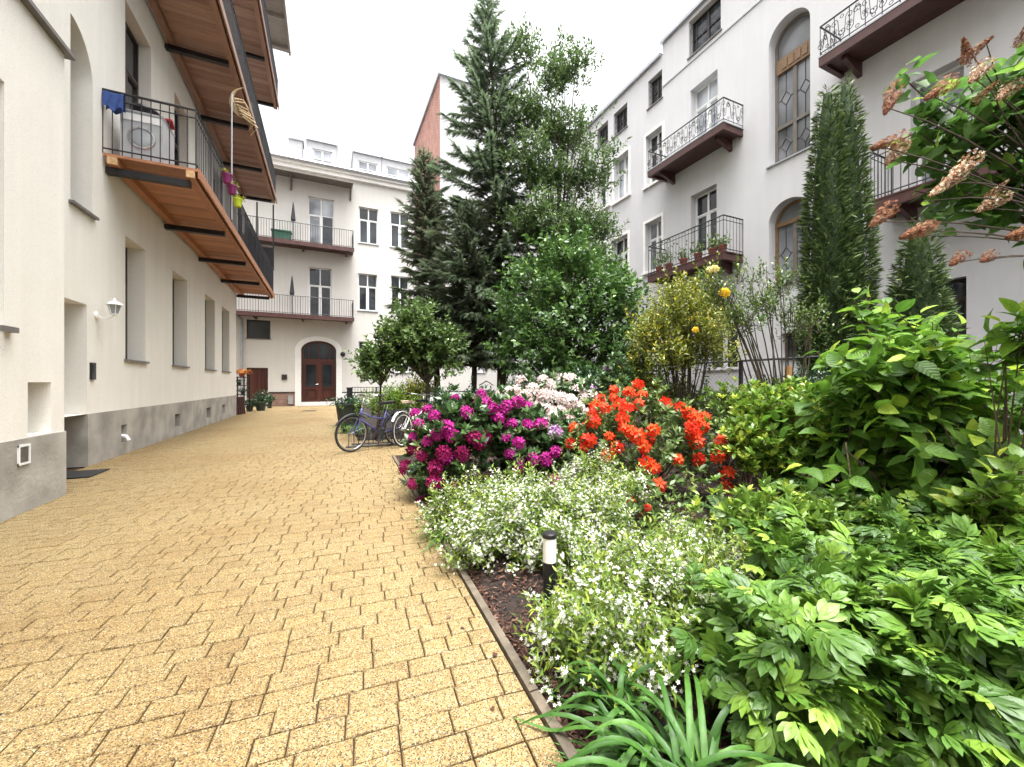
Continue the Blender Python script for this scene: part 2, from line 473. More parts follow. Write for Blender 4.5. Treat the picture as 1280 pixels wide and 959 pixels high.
M['rhodo'] = leafmat('rhododendron_leaves', greens((0.028, 0.062, 0.022), (0.059, 0.119, 0.036), (0.105, 0.181, 0.060), (0.182, 0.263, 0.096)), 0.32, 0.15)
M['azalea'] = leafmat('azalea_leaves', greens((0.057, 0.100, 0.028), (0.106, 0.171, 0.048), (0.170, 0.248, 0.071), (0.284, 0.366, 0.095)), 0.42, 0.25)
M['bright'] = leafmat('bright_shrub_leaves', greens((0.071, 0.142, 0.019), (0.149, 0.266, 0.033), (0.270, 0.389, 0.052), (0.469, 0.543, 0.076)), 0.4, 0.32)
M['yellowish'] = leafmat('yellow_green_leaves', greens((0.085, 0.112, 0.017), (0.185, 0.218, 0.028), (0.327, 0.342, 0.043), (0.596, 0.496, 0.057)), 0.45, 0.35)
M['deutzia'] = leafmat('deutzia_leaves', greens((0.071, 0.131, 0.018), (0.155, 0.247, 0.031), (0.253, 0.347, 0.043), (0.414, 0.483, 0.063)), 0.45, 0.32)
M['peony'] = leafmat('peony_leaves', greens((0.042, 0.105, 0.014), (0.098, 0.205, 0.026), (0.185, 0.320, 0.042), (0.27, 0.43, 0.06)), 0.42, 0.26, 0.4, veins=0.05)
M['dogwood'] = leafmat('dogwood_leaves', greens((0.057, 0.142, 0.017), (0.121, 0.254, 0.028), (0.213, 0.378, 0.043), (0.412, 0.543, 0.057)), 0.45, 0.40, 0.35, veins=0.22)
M['lilac'] = leafmat('lilac_leaves', greens((0.045, 0.108, 0.024), (0.089, 0.189, 0.038), (0.164, 0.298, 0.060), (0.358, 0.514, 0.072)), 0.45, 0.58, 0.35, veins=0.1)
M['rose'] = leafmat('rose_leaves', greens((0.043, 0.088, 0.017), (0.099, 0.165, 0.033), (0.170, 0.248, 0.048), (0.312, 0.366, 0.076)), 0.4, 0.3)
M['strap'] = leafmat('daylily_blades', greens((0.024, 0.070, 0.012), (0.050, 0.130, 0.022), (0.085, 0.195, 0.034), (0.14, 0.28, 0.05)), 0.46, 0.2, 0.3)
M['fern'] = leafmat('fern_fronds', greens((0.030, 0.085, 0.018), (0.070, 0.16, 0.03), (0.12, 0.24, 0.05), (0.2, 0.33, 0.07)), 0.5, 0.3)
M['ivy'] = leafmat('dark_ivy_leaves', greens((0.016, 0.045, 0.020), (0.032, 0.080, 0.034), (0.055, 0.12, 0.05), (0.1, 0.18, 0.07)), 0.35, 0.15)
M['magenta'] = leafmat('magenta_petals', [(0.0, (0.20, 0.006, 0.10)), (0.5, (0.38, 0.012, 0.20)), (1.0, (0.55, 0.045, 0.34))], 0.6, 0.35, 0.2)
M['crimson'] = leafmat('crimson_petals', [(0.0, (0.17, 0.005, 0.05)), (0.5, (0.31, 0.010, 0.10)), (1.0, (0.45, 0.03, 0.19))], 0.6, 0.35, 0.2)
M['blush'] = leafmat('blush_white_petals', [(0.0, (0.62, 0.42, 0.40)), (0.35, (0.70, 0.60, 0.585)), (1.0, (0.78, 0.74, 0.72))], 0.6, 0.35, 0.2)
M['lavender'] = leafmat('pale_purple_petals', [(0.0, (0.32, 0.14, 0.34)), (0.5, (0.55, 0.36, 0.60)), (1.0, (0.78, 0.68, 0.82))], 0.6, 0.35, 0.2)
M['orange'] = leafmat('orange_red_petals', [(0.0, (0.60, 0.020, 0.012)), (0.5, (0.80, 0.060, 0.022)), (1.0, (0.88, 0.12, 0.030))], 0.6, 0.35, 0.2)
M['redazalea'] = leafmat('deep_red_petals', [(0.0, (0.42, 0.010, 0.008)), (0.5, (0.60, 0.022, 0.014)), (1.0, (0.72, 0.06, 0.03))], 0.6, 0.35, 0.2)
M['star'] = leafmat('white_star_petals', [(0.0, (0.72, 0.73, 0.66)), (1.0, (0.88, 0.88, 0.85))], 0.6, 0.3, 0.2)
M['yellowrose'] = leafmat('yellow_petals', [(0.0, (0.70, 0.38, 0.02)), (0.5, (0.85, 0.60, 0.04)), (1.0, (0.90, 0.76, 0.16))], 0.55, 0.35, 0.2)
M['paleyellow'] = leafmat('pale_yellow_petals', [(0.0, (0.75, 0.60, 0.16)), (0.5, (0.86, 0.80, 0.40)), (1.0, (0.9, 0.87, 0.6))], 0.55, 0.35, 0.2)
M['rust'] = leafmat('faded_lilac_florets', [(0.0, (0.13, 0.045, 0.024)), (0.45, (0.25, 0.105, 0.055)), (0.75, (0.42, 0.26, 0.15)), (1.0, (0.76, 0.70, 0.52))], 0.8, 0.2, 0.2)

# ------------------------------------------------------------------ leaf meshes
class Fol:
    def __init__(self):
        self.V = []; self.Q = []; self.T = []; self.tq = []; self.tt = []; self.U = []; self.n = 0
    def add(self, tpl, pos, R, scale, tint):
        tv, tq, tt = tpl
        N, k = len(pos), len(tv)
        if N == 0: return
        v = np.einsum('nij,kj->nki', R, tv) * scale[:, None, None] + pos[:, None, :]
        self.V.append(v.reshape(-1, 3))
        self.U.append(np.tile(np.stack([tv[:, 0], tv[:, 1], tv[:, 0] * 0], 1), (N, 1)))
        off = (np.arange(N) * k + self.n)[:, None, None]
        if len(tq): self.Q.append((tq[None] + off).reshape(-1, 4)); self.tq.append(np.repeat(tint, len(tq)))
        if len(tt): self.T.append((tt[None] + off).reshape(-1, 3)); self.tt.append(np.repeat(tint, len(tt)))
        self.n += N * k
    def mesh(self, name, org=(0, 0, 0), smooth=False, uv=False):
        V = np.concatenate(self.V) - np.array(org)
        Q = np.concatenate(self.Q) if self.Q else np.zeros((0, 4), int)
        T = np.concatenate(self.T) if self.T else np.zeros((0, 3), int)
        t = np.concatenate((self.tq or [np.zeros(0)]) + (self.tt or []))
        me = bpy.data.meshes.new(name)
        me.vertices.add(len(V)); me.vertices.foreach_set('co', V.astype(np.float32).ravel())
        li = np.concatenate([Q.ravel(), T.ravel()]).astype(np.int32)
        me.loops.add(len(li)); me.loops.foreach_set('vertex_index', li)
        st = np.concatenate([np.arange(len(Q)) * 4, len(Q) * 4 + np.arange(len(T)) * 3]).astype(np.int32)
        me.polygons.add(len(st)); me.polygons.foreach_set('loop_start', st)
        if smooth: me.polygons.foreach_set('use_smooth', np.ones(len(st), bool))
        a = me.attributes.new('tint', 'FLOAT', 'FACE'); a.data.foreach_set('value', t.astype(np.float32))
        if uv:
            u = me.attributes.new('luv', 'FLOAT_VECTOR', 'POINT'); u.data.foreach_set('vector', np.concatenate(self.U).astype(np.float32).ravel())
        me.update(calc_edges=True)
        return me
    def build(self, name, mat, parent=None, loc=None, smooth=False, uv=False):
        org = ORG[parent.name] if parent is not None else (loc if loc is not None else (0, 0, 0))
        return link_mesh(self.mesh(name, org, smooth, uv), name, mat, parent, loc)

def A(x, n=3): return np.array(x, int).reshape(-1, n)
def leaf_simple(w=0.22, fold=0.10, droop=0.12):
    v = np.array([(0, 0, 0), (w, 0.42, fold), (0, 1, -droop), (-w, 0.42, fold), (0, 0.5, -0.02)], float)
    return v, A([(0, 1, 2, 4), (0, 4, 2, 3)], 4), A([])
def leaf_broad(w=0.3, fold=0.12, curl=0.25, wave=0.03, peak=0.4, seg=5, heart=False):
    v = []; q = []
    for i in range(seg + 1):
        y = i / seg
        e = math.sin(PI * y ** (math.log(0.5) / math.log(peak))) ** 0.8 if 0 < y < 1 else 0.0
        if heart and i == 0: e = 0.55
        x = w * e
        z = -curl * y * y
        wv = wave * (1 if i % 2 else -1)
        v += [(-x, y - (0.10 if heart and i == 0 else 0), z + fold * e + wv), (0, y, z), (x, y - (0.10 if heart and i == 0 else 0), z + fold * e - wv)]
    for i in range(seg):
        a = i * 3
        q += [(a, a + 1, a + 4, a + 3), (a + 1, a + 2, a + 5, a + 4)]
    return np.array(v, float), A(q, 4), A([])
def merge(parts):
    V = []; Q = []; T = []; n = 0
    for v, q, t in parts:
        V.append(v); Q.append(q + n); T.append(t + n); n += len(v)
    return np.concatenate(V), np.concatenate(Q), np.concatenate(T)
def xf(tpl, s=1.0, rz=0.0, rx=0.0, off=(0, 0, 0), sx=1.0):
    v, q, t = tpl
    v = v * np.array((s * sx, s, s))
    c, d = math.cos(rx), math.sin(rx); v = v @ np.array(((1, 0, 0), (0, c, -d), (0, d, c))).T
    c, d = math.cos(rz), math.sin(rz); v = v @ np.array(((c, -d, 0), (d, c, 0), (0, 0, 1))).T
    return v + np.array(off), q, t
def leaf_compound():
    b = leaf_broad(0.21, 0.05, 0.26, 0.015, 0.52, 4)
    lobed = merge([xf(b, 1.0), xf(b, 0.78, 0.52, -0.05, (0, 0.14, -0.01)), xf(b, 0.78, -0.52, -0.05, (0, 0.14, -0.01))])
    L = [xf(lobed, 0.60, 0, -0.15, (0, 0.40, -0.03))]
    for s in (1, -1):
        L += [xf(lobed, 0.50, s * 0.95, -0.22, (0, 0.30, -0.02)), xf(b, 0.34, s * 1.3, -0.15, (0, 0.10, 0))]
    return merge(L)
def spray(n=9, spread=0.9, w=0.035, droop=0.1, flat=1.0):
    """a conifer twig: slim pointed leaflets either side of an axis"""
    v = []; t = []
    for i in range(n):
        y = i / n * 0.75
        s = 1 if i % 2 else -1
        a = s * spread * (1 - 0.45 * y) * (0.7 if i < n - 1 else 0)
        ln = 0.42 * (1 - 0.55 * y) if i < n - 1 else 0.4
        dx, dy = math.sin(a), math.cos(a)
        k = len(v)
        zz = 0.06 * s * (1 - flat)
        v += [(-w * dy, y + w * dx, -droop * y * y), (w * dy, y - w * dx, -droop * y * y), (dx * ln, y + dy * ln, -droop * (y + ln * 0.8) ** 2 + zz - 0.03)]
        t.append((k, k + 1, k + 2))
    return np.array(v, float), A([], 4), A(t)
def star5(w=0.2):
    v = [(0, 0, 0)]; q = []
    for i in range(5):
        a = 2 * PI * i / 5
        k = len(v)
        for da, r, z in ((-0.42, 0.62, 0.12), (0, 1, 0.22), (0.42, 0.62, 0.12)):
            v.append((math.cos(a + da) * r, math.sin(a + da) * r, z))
        q.append((0, k, k + 1, k + 2))
    return np.array(v, float), A(q, 4), A([])
def unit(a): return a / np.maximum(np.linalg.norm(a, axis=-1, keepdims=True), 1e-9)
def frames(axis, normal):
    y = unit(axis); x = unit(np.cross(y, normal)); z = np.cross(x, y)
    return np.stack([x, y, z], 2)
def rdir(n): return unit(rng.normal(size=(n, 3)))
UP = np.array((0, 0, 1.0))

def truss_mesh(name, nf=15, petal=0.5, seed=0, ruffle=0.2, open_=0.9):
    """a domed head of five-petalled funnel flowers, radius about 1"""
    fo = Fol()
    r = np.random.default_rng(seed)
    st = star5()
    for i in range(nf):
        el = math.acos(1 - (i + 0.5) / nf * 1.15); az = i * 2.39996
        d = np.array((math.sin(el) * math.cos(az), math.sin(el) * math.sin(az), math.cos(el)))
        d = d / np.linalg.norm(d) + r.normal(size=3) * 0.12
        R = frames(np.cross(d, r.normal(size=3))[None], d[None])
        fo.add(xf(st, 1, r.random() * 6), (d * 0.55)[None], R, np.array((petal * (0.85 + 0.3 * r.random()),)), np.array((r.random(),)))
        # pistil and tube
        fo.add(leaf_simple(0.10, 0.02, 0), (d * 0.25)[None], frames(d[None], r.normal(size=(1, 3))), np.array((0.5,)), np.array((0.2,)))
    return fo.mesh(name)

def twig_leaves(fo, tpl, tips, dirs, L, k, size, openang=0.95, young=0.15, upn=0.5, droop=0.0, jit=0.35, tint_lo=0.0, tint_hi=0.75, whorl=False):
    """leaves set spirally along the last length L of each twig"""
    N = len(tips)
    j = np.tile(np.arange(k), N); ti = np.repeat(np.arange(N), k)
    D = dirs[ti]
    a = unit(np.cross(D, rdir(N)[ti] + 1e-3)); b = np.cross(D, a)
    ang = j * 2.39996 + np.repeat(rng.random(N) * 6.28, k) if not whorl else j * (2 * PI / k) + np.repeat(rng.random(N) * 6.28, k)
    rad = a * np.cos(ang)[:, None] + b * np.sin(ang)[:, None]
    f = (j / max(k - 1, 1))
    if whorl: f = f * 0.25
    pos = tips[ti] - D * (L * f)[:, None]
    op = openang * (0.55 + 0.6 * f) + rng.normal(size=N * k) * 0.15
    ax = D * np.cos(op)[:, None] + rad * np.sin(op)[:, None] + rng.normal(size=(N * k, 3)) * jit * 0.4
    ax[:, 2] -= droop
    nor = D * (1 - upn) + UP * upn + rng.normal(size=(N * k, 3)) * jit
    tint = tint_lo + (tint_hi - tint_lo) * rng.random(N * k) * (0.75 + 0.25 * rng.random(N)[ti])
    y = (f < 0.25) & (rng.random(N)[ti] < young)
    tint = np.where(y, 0.85 + 0.15 * rng.random(N * k), tint)
    sc = size * (0.65 + 0.5 * rng.random(N * k)) * np.where(y, 0.85, 1)
    fo.add(tpl, pos, frames(ax, nor), sc, tint)

def clumps(blobs, n, inner=0.55, flat_bottom=None):
    """clump centres in a set of ellipsoids: (centre, radii)"""
    w = np.array([r[0] * r[1] + r[0] * r[2] for c, r in blobs]); w = w / w.sum()
    idx = rng.choice(len(blobs), n, p=w)
    C = np.array([b[0] for b in blobs])[idx]; Rr = np.array([b[1] for b in blobs])[idx]
    d = rdir(n)
    d[:, 2] = np.where(d[:, 2] < -0.5, -d[:, 2] * rng.random(n), d[:, 2])
    r = inner + (1 - inner) * rng.random(n) ** 0.6
    r *= 0.86 + 0.28 * rng.random(n)
    p = C + d * Rr * r[:, None]
    return p, d, C

def shrub(parent, blobs, base, leafm, tpl, nclump, per, cr, L, k, size, young=0.15, stems=14, stem_r=0.012, stemmat='twig', inner=0.5,
          updir=0.5, uv=False, smooth=False, leafname='foliage', stemname='stem', minz=0.03, **kw):
    """a crown of leafy twigs in clumps, carried on curved stems from the base"""
    cc, cd, C = clumps(blobs, nclump, inner)
    base = np.array(base, float)
    cc[:, 2] = np.maximum(cc[:, 2], minz + 0.04)
    ti = np.repeat(np.arange(nclump), per)
    tips = cc[ti] + rng.normal(size=(nclump * per, 3)) * cr
    tips[:, 2] = np.maximum(tips[:, 2], minz)
    out = unit(tips - (base + (C[ti] - base) * 0.45))
    dirs = unit(out + UP * updir + rng.normal(size=out.shape) * 0.35)
    fo = Fol()
    twig_leaves(fo, tpl, tips, dirs, L, k, size, young=young, **kw)
    fol = fo.build(leafname, M[leafm], parent, smooth=smooth, uv=uv)
    if stems:
        mb = MB()
        order = rng.permutation(nclump)[:stems]
        for i in order:
            e = cc[i]; b0 = base + np.array((rng.normal() * 0.03, rng.normal() * 0.03, 0)) * max(1, stem_r * 60)
            mid = b0 * 0.45 + e * 0.55 + np.array((0, 0, 0.12 * np.linalg.norm(e - b0))) + rng.normal(size=3) * 0.05 * np.linalg.norm(e - b0)
            pts = []
            for t in np.linspace(0, 1, 6):
                pts.append(b0 * (1 - t) ** 2 + 2 * mid * t * (1 - t) + e * t * t)
            mb.tube(pts, [stem_r * (1 - 0.75 * t) for t in np.linspace(0, 1, 6)], 5, cap=False)
        # fine twigs inside the clumps
        for i in range(0, len(tips), max(1, len(tips) // 160)):
            mb.tube([cc[ti[i]] - dirs[i] * L, tips[i] - dirs[i] * L * 0.6, tips[i]], [stem_r * 0.35, stem_r * 0.25, stem_r * 0.15], 3, cap=False)
        mb.build(stemname, M[stemmat], parent)
    return cc, tips, dirs

T_SIMPLE = leaf_simple()
T_WIDE = leaf_simple(0.30, 0.08, 0.15)
T_NARROW = leaf_simple(0.15, 0.06, 0.15)
T_ELL = leaf_broad(0.20, 0.05, 0.15, 0.0, 0.5, 3)
T_OVATE = leaf_broad(0.30, 0.09, 0.32, 0.012, 0.40, 6)
T_HEART = leaf_broad(0.36, 0.10, 0.22, 0.010, 0.30, 6, heart=True)
T_COMP = leaf_compound()
T_STAR = star5()

# ------------------------------------------------------------------ ground and sky setting
def sheet(name, pts, mat):
    mb = MB(); mb.poly(pts)
    o = mb.build(name, mat); o['kind'] = 'structure'; return o
sheet('ground', [(-300, -300, -0.06), (300, -300, -0.06), (300, 300, -0.06), (-300, 300, -0.06)], M['soil'])

XL, XB, XR, YE = -3.3, -2.69, 11.7, 25.45
def edge_x(y): return 0.66 + 0.047 * y if y < 9.4 else 0.60

# garden soil with a gentle crown
mb = MB()
gx = np.linspace(0.60, 11.69, 46); gy = np.linspace(-4, 25.4, 100)
def soil_z(x, y): return -0.02 + 0.035 * math.sin(x * 2.3 + y * 1.1) * math.sin(y * 1.7) + 0.02 * math.sin(x * 7 + y * 5)
for i in range(len(gx) - 1):
    for j in range(len(gy) - 1):
        x0, x1, y0, y1 = gx[i], gx[i + 1], gy[j], gy[j + 1]
        if x0 < 3.4 and y0 > 7.05 and y1 < 9.5: continue
        if (x1 < 0.80 + 0.047 * y0 and y0 < 9.4) or x1 < 0.66: continue
        mb.poly([(x0, y0, soil_z(x0, y0)), (x1, y0, soil_z(x1, y0)), (x1, y1, soil_z(x1, y1)), (x0, y1, soil_z(x0, y1))])
o = mb.build('garden_soil', M['soil'], smooth=True); o['kind'] = 'structure'

# paving: courses of mixed-length blocks with chamfered edges over a dark joint bed
sheet('paving_bed', [(-7, -4, -0.016), (0.50, -4, -0.016), (1.02, 7.2, -0.016), (1.10, 9.4, -0.016), (0.62, 9.42, -0.016), (0.62, 25.4, -0.016), (-7, 25.4, -0.016)], M['joint'])
sheet('bicycle_stand_bed', [(0.98, 7.2, -0.0145), (3.4, 7.2, -0.0145), (3.4, 9.4, -0.0145), (1.08, 9.4, -0.0145)], M['joint'])
mb = MB()
ca, sa = math.cos(math.radians(-4.1)), math.sin(math.radians(-4.1))
CH = 0.113
def lay(inside, clampf, c0, c1, a0, a1, ch):
    k = 0; r = random.Random(3)
    c = c0
    while c < c1:
        a = a0 + r.random() * 0.2
        while a < a1:
            ln = r.choice((0.112, 0.150, 0.187, 0.187, 0.225, 0.225))
            g = 0.0029
            q = [(a + g, c + g * 1.25), (a + ln - g, c + g * 1.25), (a + ln - g, c + ch - g * 1.25), (a + g, c + ch - g * 1.25)]
            mx, my = a + ln / 2, c + ch / 2
            wx, wy = mx * ca - my * sa, mx * sa + my * ca
            if any(inside(x * ca - y * sa, x * sa + y * ca) for x, y in q):
                dz = r.gauss(0, 0.0012)
                tl = (r.gauss(0, 0.004), r.gauss(0, 0.004))
                P = [clampf(x * ca - y * sa, x * sa + y * ca) for x, y in q]
                cxm = sum(p[0] for p in P) / 4; cym = sum(p[1] for p in P) / 4
                lo = [(p[0], p[1], -0.014) for p in P]
                md = [(p[0], p[1], -0.0045 + dz) for p in P]
                tp = []
                for p in P:
                    vx, vy = cxm - p[0], cym - p[1]; d = math.hypot(vx, vy) + 1e-6
                    tp.append((p[0] + vx / d * 0.006, p[1] + vy / d * 0.006, dz + tl[0] * (p[0] - cxm) + tl[1] * (p[1] - cym)))
                mb.tint = min(1, max(0, r.gauss(0.5, 0.16)))
                i = len(mb.v); mb.v.extend(lo + md + tp)
                for n in range(4):
                    m2 = (n + 1) % 4
                    mb.f.append((i + n, i + m2, i + 4 + m2, i + 4 + n)); mb.t.append(mb.tint)
                    mb.f.append((i + 4 + n, i + 4 + m2, i + 8 + m2, i + 8 + n)); mb.t.append(mb.tint)
                mb.f.append((i + 8, i + 9, i + 10, i + 11)); mb.t.append(mb.tint)
            a += ln
        c += ch
def xmin(y): return XB if y < 6.2 else (XL if y < 19 else -6.4)
lay(lambda x, y: xmin(y) < x < edge_x(y) and -1.5 < y < 25.38, lambda x, y: (min(max(x, xmin(y)), edge_x(y)), y), -1.4, 25.6, -7.6, 3.4, CH)
lay(lambda x, y: edge_x(y) < x < 3.35 and 7.25 < y < 9.35, lambda x, y: (min(max(x, edge_x(y) + 0.004), 3.35), min(max(y, 7.25), 9.35)), 7.2, 9.9, 0.2, 4.4, CH)
o = mb.build('paving', M['paver']); o['kind'] = 'structure'

# flush concrete edging along the bed
mb = MB()
y = -1.5; r = random.Random(5)
while y < 7.2:
    y2 = min(y + 0.98, 7.2)
    h = 0.012 + r.random() * 0.006
    a = [(edge_x(y) + 0.006, y + 0.004), (edge_x(y) + 0.046, y + 0.004), (edge_x(y2) + 0.046, y2 - 0.004), (edge_x(y2) + 0.006, y2 - 0.004)]
    mb.mesh8([(p[0], p[1], -0.1) for p in a] + [(p[0], p[1], h) for p in a])
    y += 0.98
o = mb.build('kerb', M['kerb']); o['kind'] = 'structure'

# ------------------------------------------------------------------ building helpers
def facade(mb, fr, s0, s1, z0, z1, ops, dep):
    ops = [o for o in ops]
    S = sorted(set([s0, s1] + [v for o in ops for v in (o['s0'], o['s1']) if s0 < v < s1]))
    Z = sorted(set([z0, z1] + [v for o in ops for v in (o['z0'], o['z1']) if z0 < v < z1]))
    for i in range(len(S) - 1):
        for j in range(len(Z) - 1):
            sc, zc = (S[i] + S[i + 1]) / 2, (Z[j] + Z[j + 1]) / 2
            if any(o['s0'] < sc < o['s1'] and o['z0'] < zc < o['z1'] for o in ops): continue
            mb.poly([fr.pt(S[i], 0, Z[j]), fr.pt(S[i + 1], 0, Z[j]), fr.pt(S[i + 1], 0, Z[j + 1]), fr.pt(S[i], 0, Z[j + 1])])
    for o in ops:
        a, b, c, d = o['s0'], o['s1'], o['z0'], o['z1']
        dp = o.get('dep', dep)
        ar = arc(o)
        if ar:
            h = len(ar) // 2 if not o.get('quarter') else 0
            if h: mb.poly([fr.pt(a, 0, d)] + [fr.pt(s, 0, z) for s, z in ar[:h + 1]][::-1])
            mb.poly([fr.pt(b, 0, d)] + [fr.pt(s, 0, z) for s, z in ar[h:]][::-1])
            loop = [(a, c), (b, c)] + ar[::-1]
        else:
            loop = [(a, c), (b, c), (b, d), (a, d)]
        for i in range(len(loop)):
            p, q = loop[i], loop[(i + 1) % len(loop)]
            if p == q: continue
            mb.poly([fr.pt(p[0], 0, p[1]), fr.pt(q[0], 0, q[1]), fr.pt(q[0], -dp, q[1]), fr.pt(p[0], -dp, p[1])])

def arc(o, n=20):
    r = o.get('arch')
    if not r: return None
    a, b, d = o['s0'], o['s1'], o['z1']
    if o.get('quarter'): return [(a + (b - a) * math.sin(PI / 2 * i / n), d - r + r * math.cos(PI / 2 * i / n)) for i in range(n + 1)]
    m, w = (a + b) / 2, (b - a) / 2
    return [(m - w * math.cos(PI * i / n), d - r + r * math.sin(PI * i / n)) for i in range(n + 1)]

def opening(fr, L, R, ytop, ybot, use='R', **kw):
    sL, sR = fr.px(L, ytop)[0], fr.px(R, ytop)[0]
    e = R if use == 'R' else L
    d = dict(s0=min(sL, sR), s1=max(sL, sR), z1=fr.px(e, ytop)[1], z0=fr.px(e, ybot)[1])
    d.update(kw)
    return d

def window(root, fr, o, dep, style='cross', fm='white', gm='glass', sill='darksill', sillout=0.05, bw=0.055, label=None, curtain=False):
    a, b, c, d = o['s0'], o['s1'], o['z0'], o['z1']
    n0 = -dep
    mb = MB()
    ar = arc(o)
    top = d - (o.get('arch') or 0)
    w = b - a
    mb.box(fr, a, a + bw, n0 - 0.07, n0, c, top); mb.box(fr, b - bw, b, n0 - 0.07, n0, c, top)
    mb.box(fr, a + bw, b - bw, n0 - 0.07, n0, c, c + bw)
    if not ar:
        mb.box(fr, a + bw, b - bw, n0 - 0.07, n0, d - bw, d)
    else:
        for i in range(len(ar) - 1):
            (s, z), (s2, z2) = ar[i], ar[i + 1]
            m = (a + b) / 2; f = 1 - bw / (w / 2)
            si, zi = m + (s - m) * f, top + (z - top) * f; s2i, z2i = m + (s2 - m) * f, top + (z2 - top) * f
            mb.mesh8([fr.pt(s, n0 - .07, z), fr.pt(s2, n0 - .07, z2), fr.pt(s2i, n0 - .07, z2i), fr.pt(si, n0 - .07, zi),
                      fr.pt(s, n0, z), fr.pt(s2, n0, z2), fr.pt(s2i, n0, z2i), fr.pt(si, n0, zi)])
    m = (a + b) / 2; h = d - c
    if style in ('cross', 'door'):
        tz = c + h * (0.66 if style == 'cross' else 0.72)
        mb.box(fr, m - 0.045, m + 0.045, n0 - 0.06, n0 + 0.012, c + bw, tz - 0.0305)
        mb.box(fr, m - 0.032, m + 0.032, n0 - 0.06, n0 + 0.008, tz + 0.0305, d - bw)
        mb.box(fr, a + bw, b - bw, n0 - 0.06, n0 + 0.018, tz - 0.03, tz + 0.03)
        for q0, q1 in ((a + bw, m - 0.045), (m + 0.045, b - bw)):
            e = 0.035
            mb.box(fr, q0, q0 + e, n0 - 0.05, n0 + 0.004, c + bw, tz - 0.0305); mb.box(fr, q1 - e, q1, n0 - 0.05, n0 + 0.004, c + bw, tz - 0.0305)
            mb.box(fr, q0 + e, q1 - e, n0 - 0.05, n0 + 0.004, c + bw, c + bw + e); mb.box(fr, q0 + e, q1 - e, n0 - 0.05, n0 + 0.004, tz - 0.0305 - e, tz - 0.0305)
        if style == 'door':
            mb.box(fr, a + bw, b - bw, n0 - 0.05, n0 + 0.0025, c + bw + 0.035, c + 0.62)
    elif style == 'two':
        mb.box(fr, m - 0.04, m + 0.04, n0 - 0.06, n0 + 0.01, c + bw, d - bw)
        mb.box(fr, a + bw, m - 0.04, n0 - 0.06, n0 + 0.005, c + h * 0.5 - 0.015, c + h * 0.5 + 0.015)
        mb.box(fr, m + 0.04, b - bw, n0 - 0.06, n0 + 0.005, c + h * 0.5 - 0.015, c + h * 0.5 + 0.015)
    f = mb.build('window' if style != 'door' else 'balcony_door', M[fm], root)
    if label: f['label'] = label
    g = MB()
    if ar:
        g.poly([fr.pt(a, n0 - 0.035, c), fr.pt(b, n0 - 0.035, c)] + [fr.pt(s, n0 - 0.035, z) for s, z in ar[::-1]])
    else:
        g.box(fr, a + 0.01, b - 0.01, n0 - 0.045, n0 - 0.035, c + 0.01, d - 0.01)
    g.build('pane', M[gm], f)
    if sill:
        s = MB(); s.box(fr, a - 0.05, b + 0.05, -dep + 0.002, sillout, c - 0.035, c + 0.004)
        s.build('sill', M[sill], f)
    return f

def railing(fr, s0, s1, n1, z0, h, step=0.11, r=0.008, style='bars', ends=(True, True)):
    mb = MB()
    runs = [((s0, n1), (s1, n1))]
    if ends[0]: runs.append(((s0, 0.0), (s0, n1 - 0.001)))
    if ends[1]: runs.append(((s1, 0.0), (s1, n1 - 0.001)))
    for (sa_, na), (sb, nb) in runs:
        L = math.hypot(sb - sa_, nb - na)
        P = lambda t, z: fr.pt(sa_ + (sb - sa_) * t, na + (nb - na) * t, z)
        mb.tube([P(0, z0 + h), P(1, z0 + h)], 0.02, 6)
        mb.tube([P(0, z0 + 0.08), P(1, z0 + 0.08)], 0.014, 4)
        if style == 'bars':
            mb.tube([P(0, z0 + h - 0.14), P(1, z0 + h - 0.14)], 0.012, 4)
        k = max(2, int(L / step))
        if style == 'scroll':
            k2 = max(1, int(L / 0.29))
            for i in range(k2 + 1):
                mb.tube([P(i / k2, z0), P(i / k2, z0 + h)], 0.010, 4)
            pw = L / k2
            for i in range(k2):
                # two leaning S scrolls and small rings fill each panel
                for half in (0, 1):
                    pts = []
                    for q in range(37):
                        u = (q / 36 - 0.5) * 2; a_ = abs(u); sg = 1 if u > 0 else -1
                        if a_ < 0.35:
                            x, z = u * pw * 0.10, u * h * 0.55
                        else:
                            w_ = (a_ - 0.35) / 0.65; th_ = w_ * 6.6; rr = 0.075 * (1 - 0.72 * w_)
                            x = sg * (pw * 0.035 + 0.075 - rr * math.cos(th_)); z = sg * (h * 0.19 + rr * math.sin(th_) * 1.2)
                        pts.append((x, z))
                    c0 = (0.28 + 0.44 * half) * pw; mir = 1 if (i + half) % 2 else -1
                    mb.tube([P((i * pw + c0 + x * mir) / L, z0 + 0.08 + (h - 0.08) * 0.5 + z) for x, z in pts], 0.0085, 3, cap=False)
                for (fx, fz) in ((0.5, 0.86), (0.5, 0.22), (0.06, 0.5), (0.94, 0.5)):
                    mb.tube([P((i * pw + fx * pw + 0.036 * math.cos(t)) / L, z0 + fz * h + 0.036 * math.sin(t)) for t in np.linspace(0, 6.28, 11)], 0.007, 3, cap=False)
        else:
            for i in range(k + 1):
                mb.tube([P(i / k, z0), P(i / k, z0 + h - (0.0 if i % 8 == 0 else 0.0))], r if i % 8 else r * 1.5, 4)
    return mb

def pots_on(*a): pass

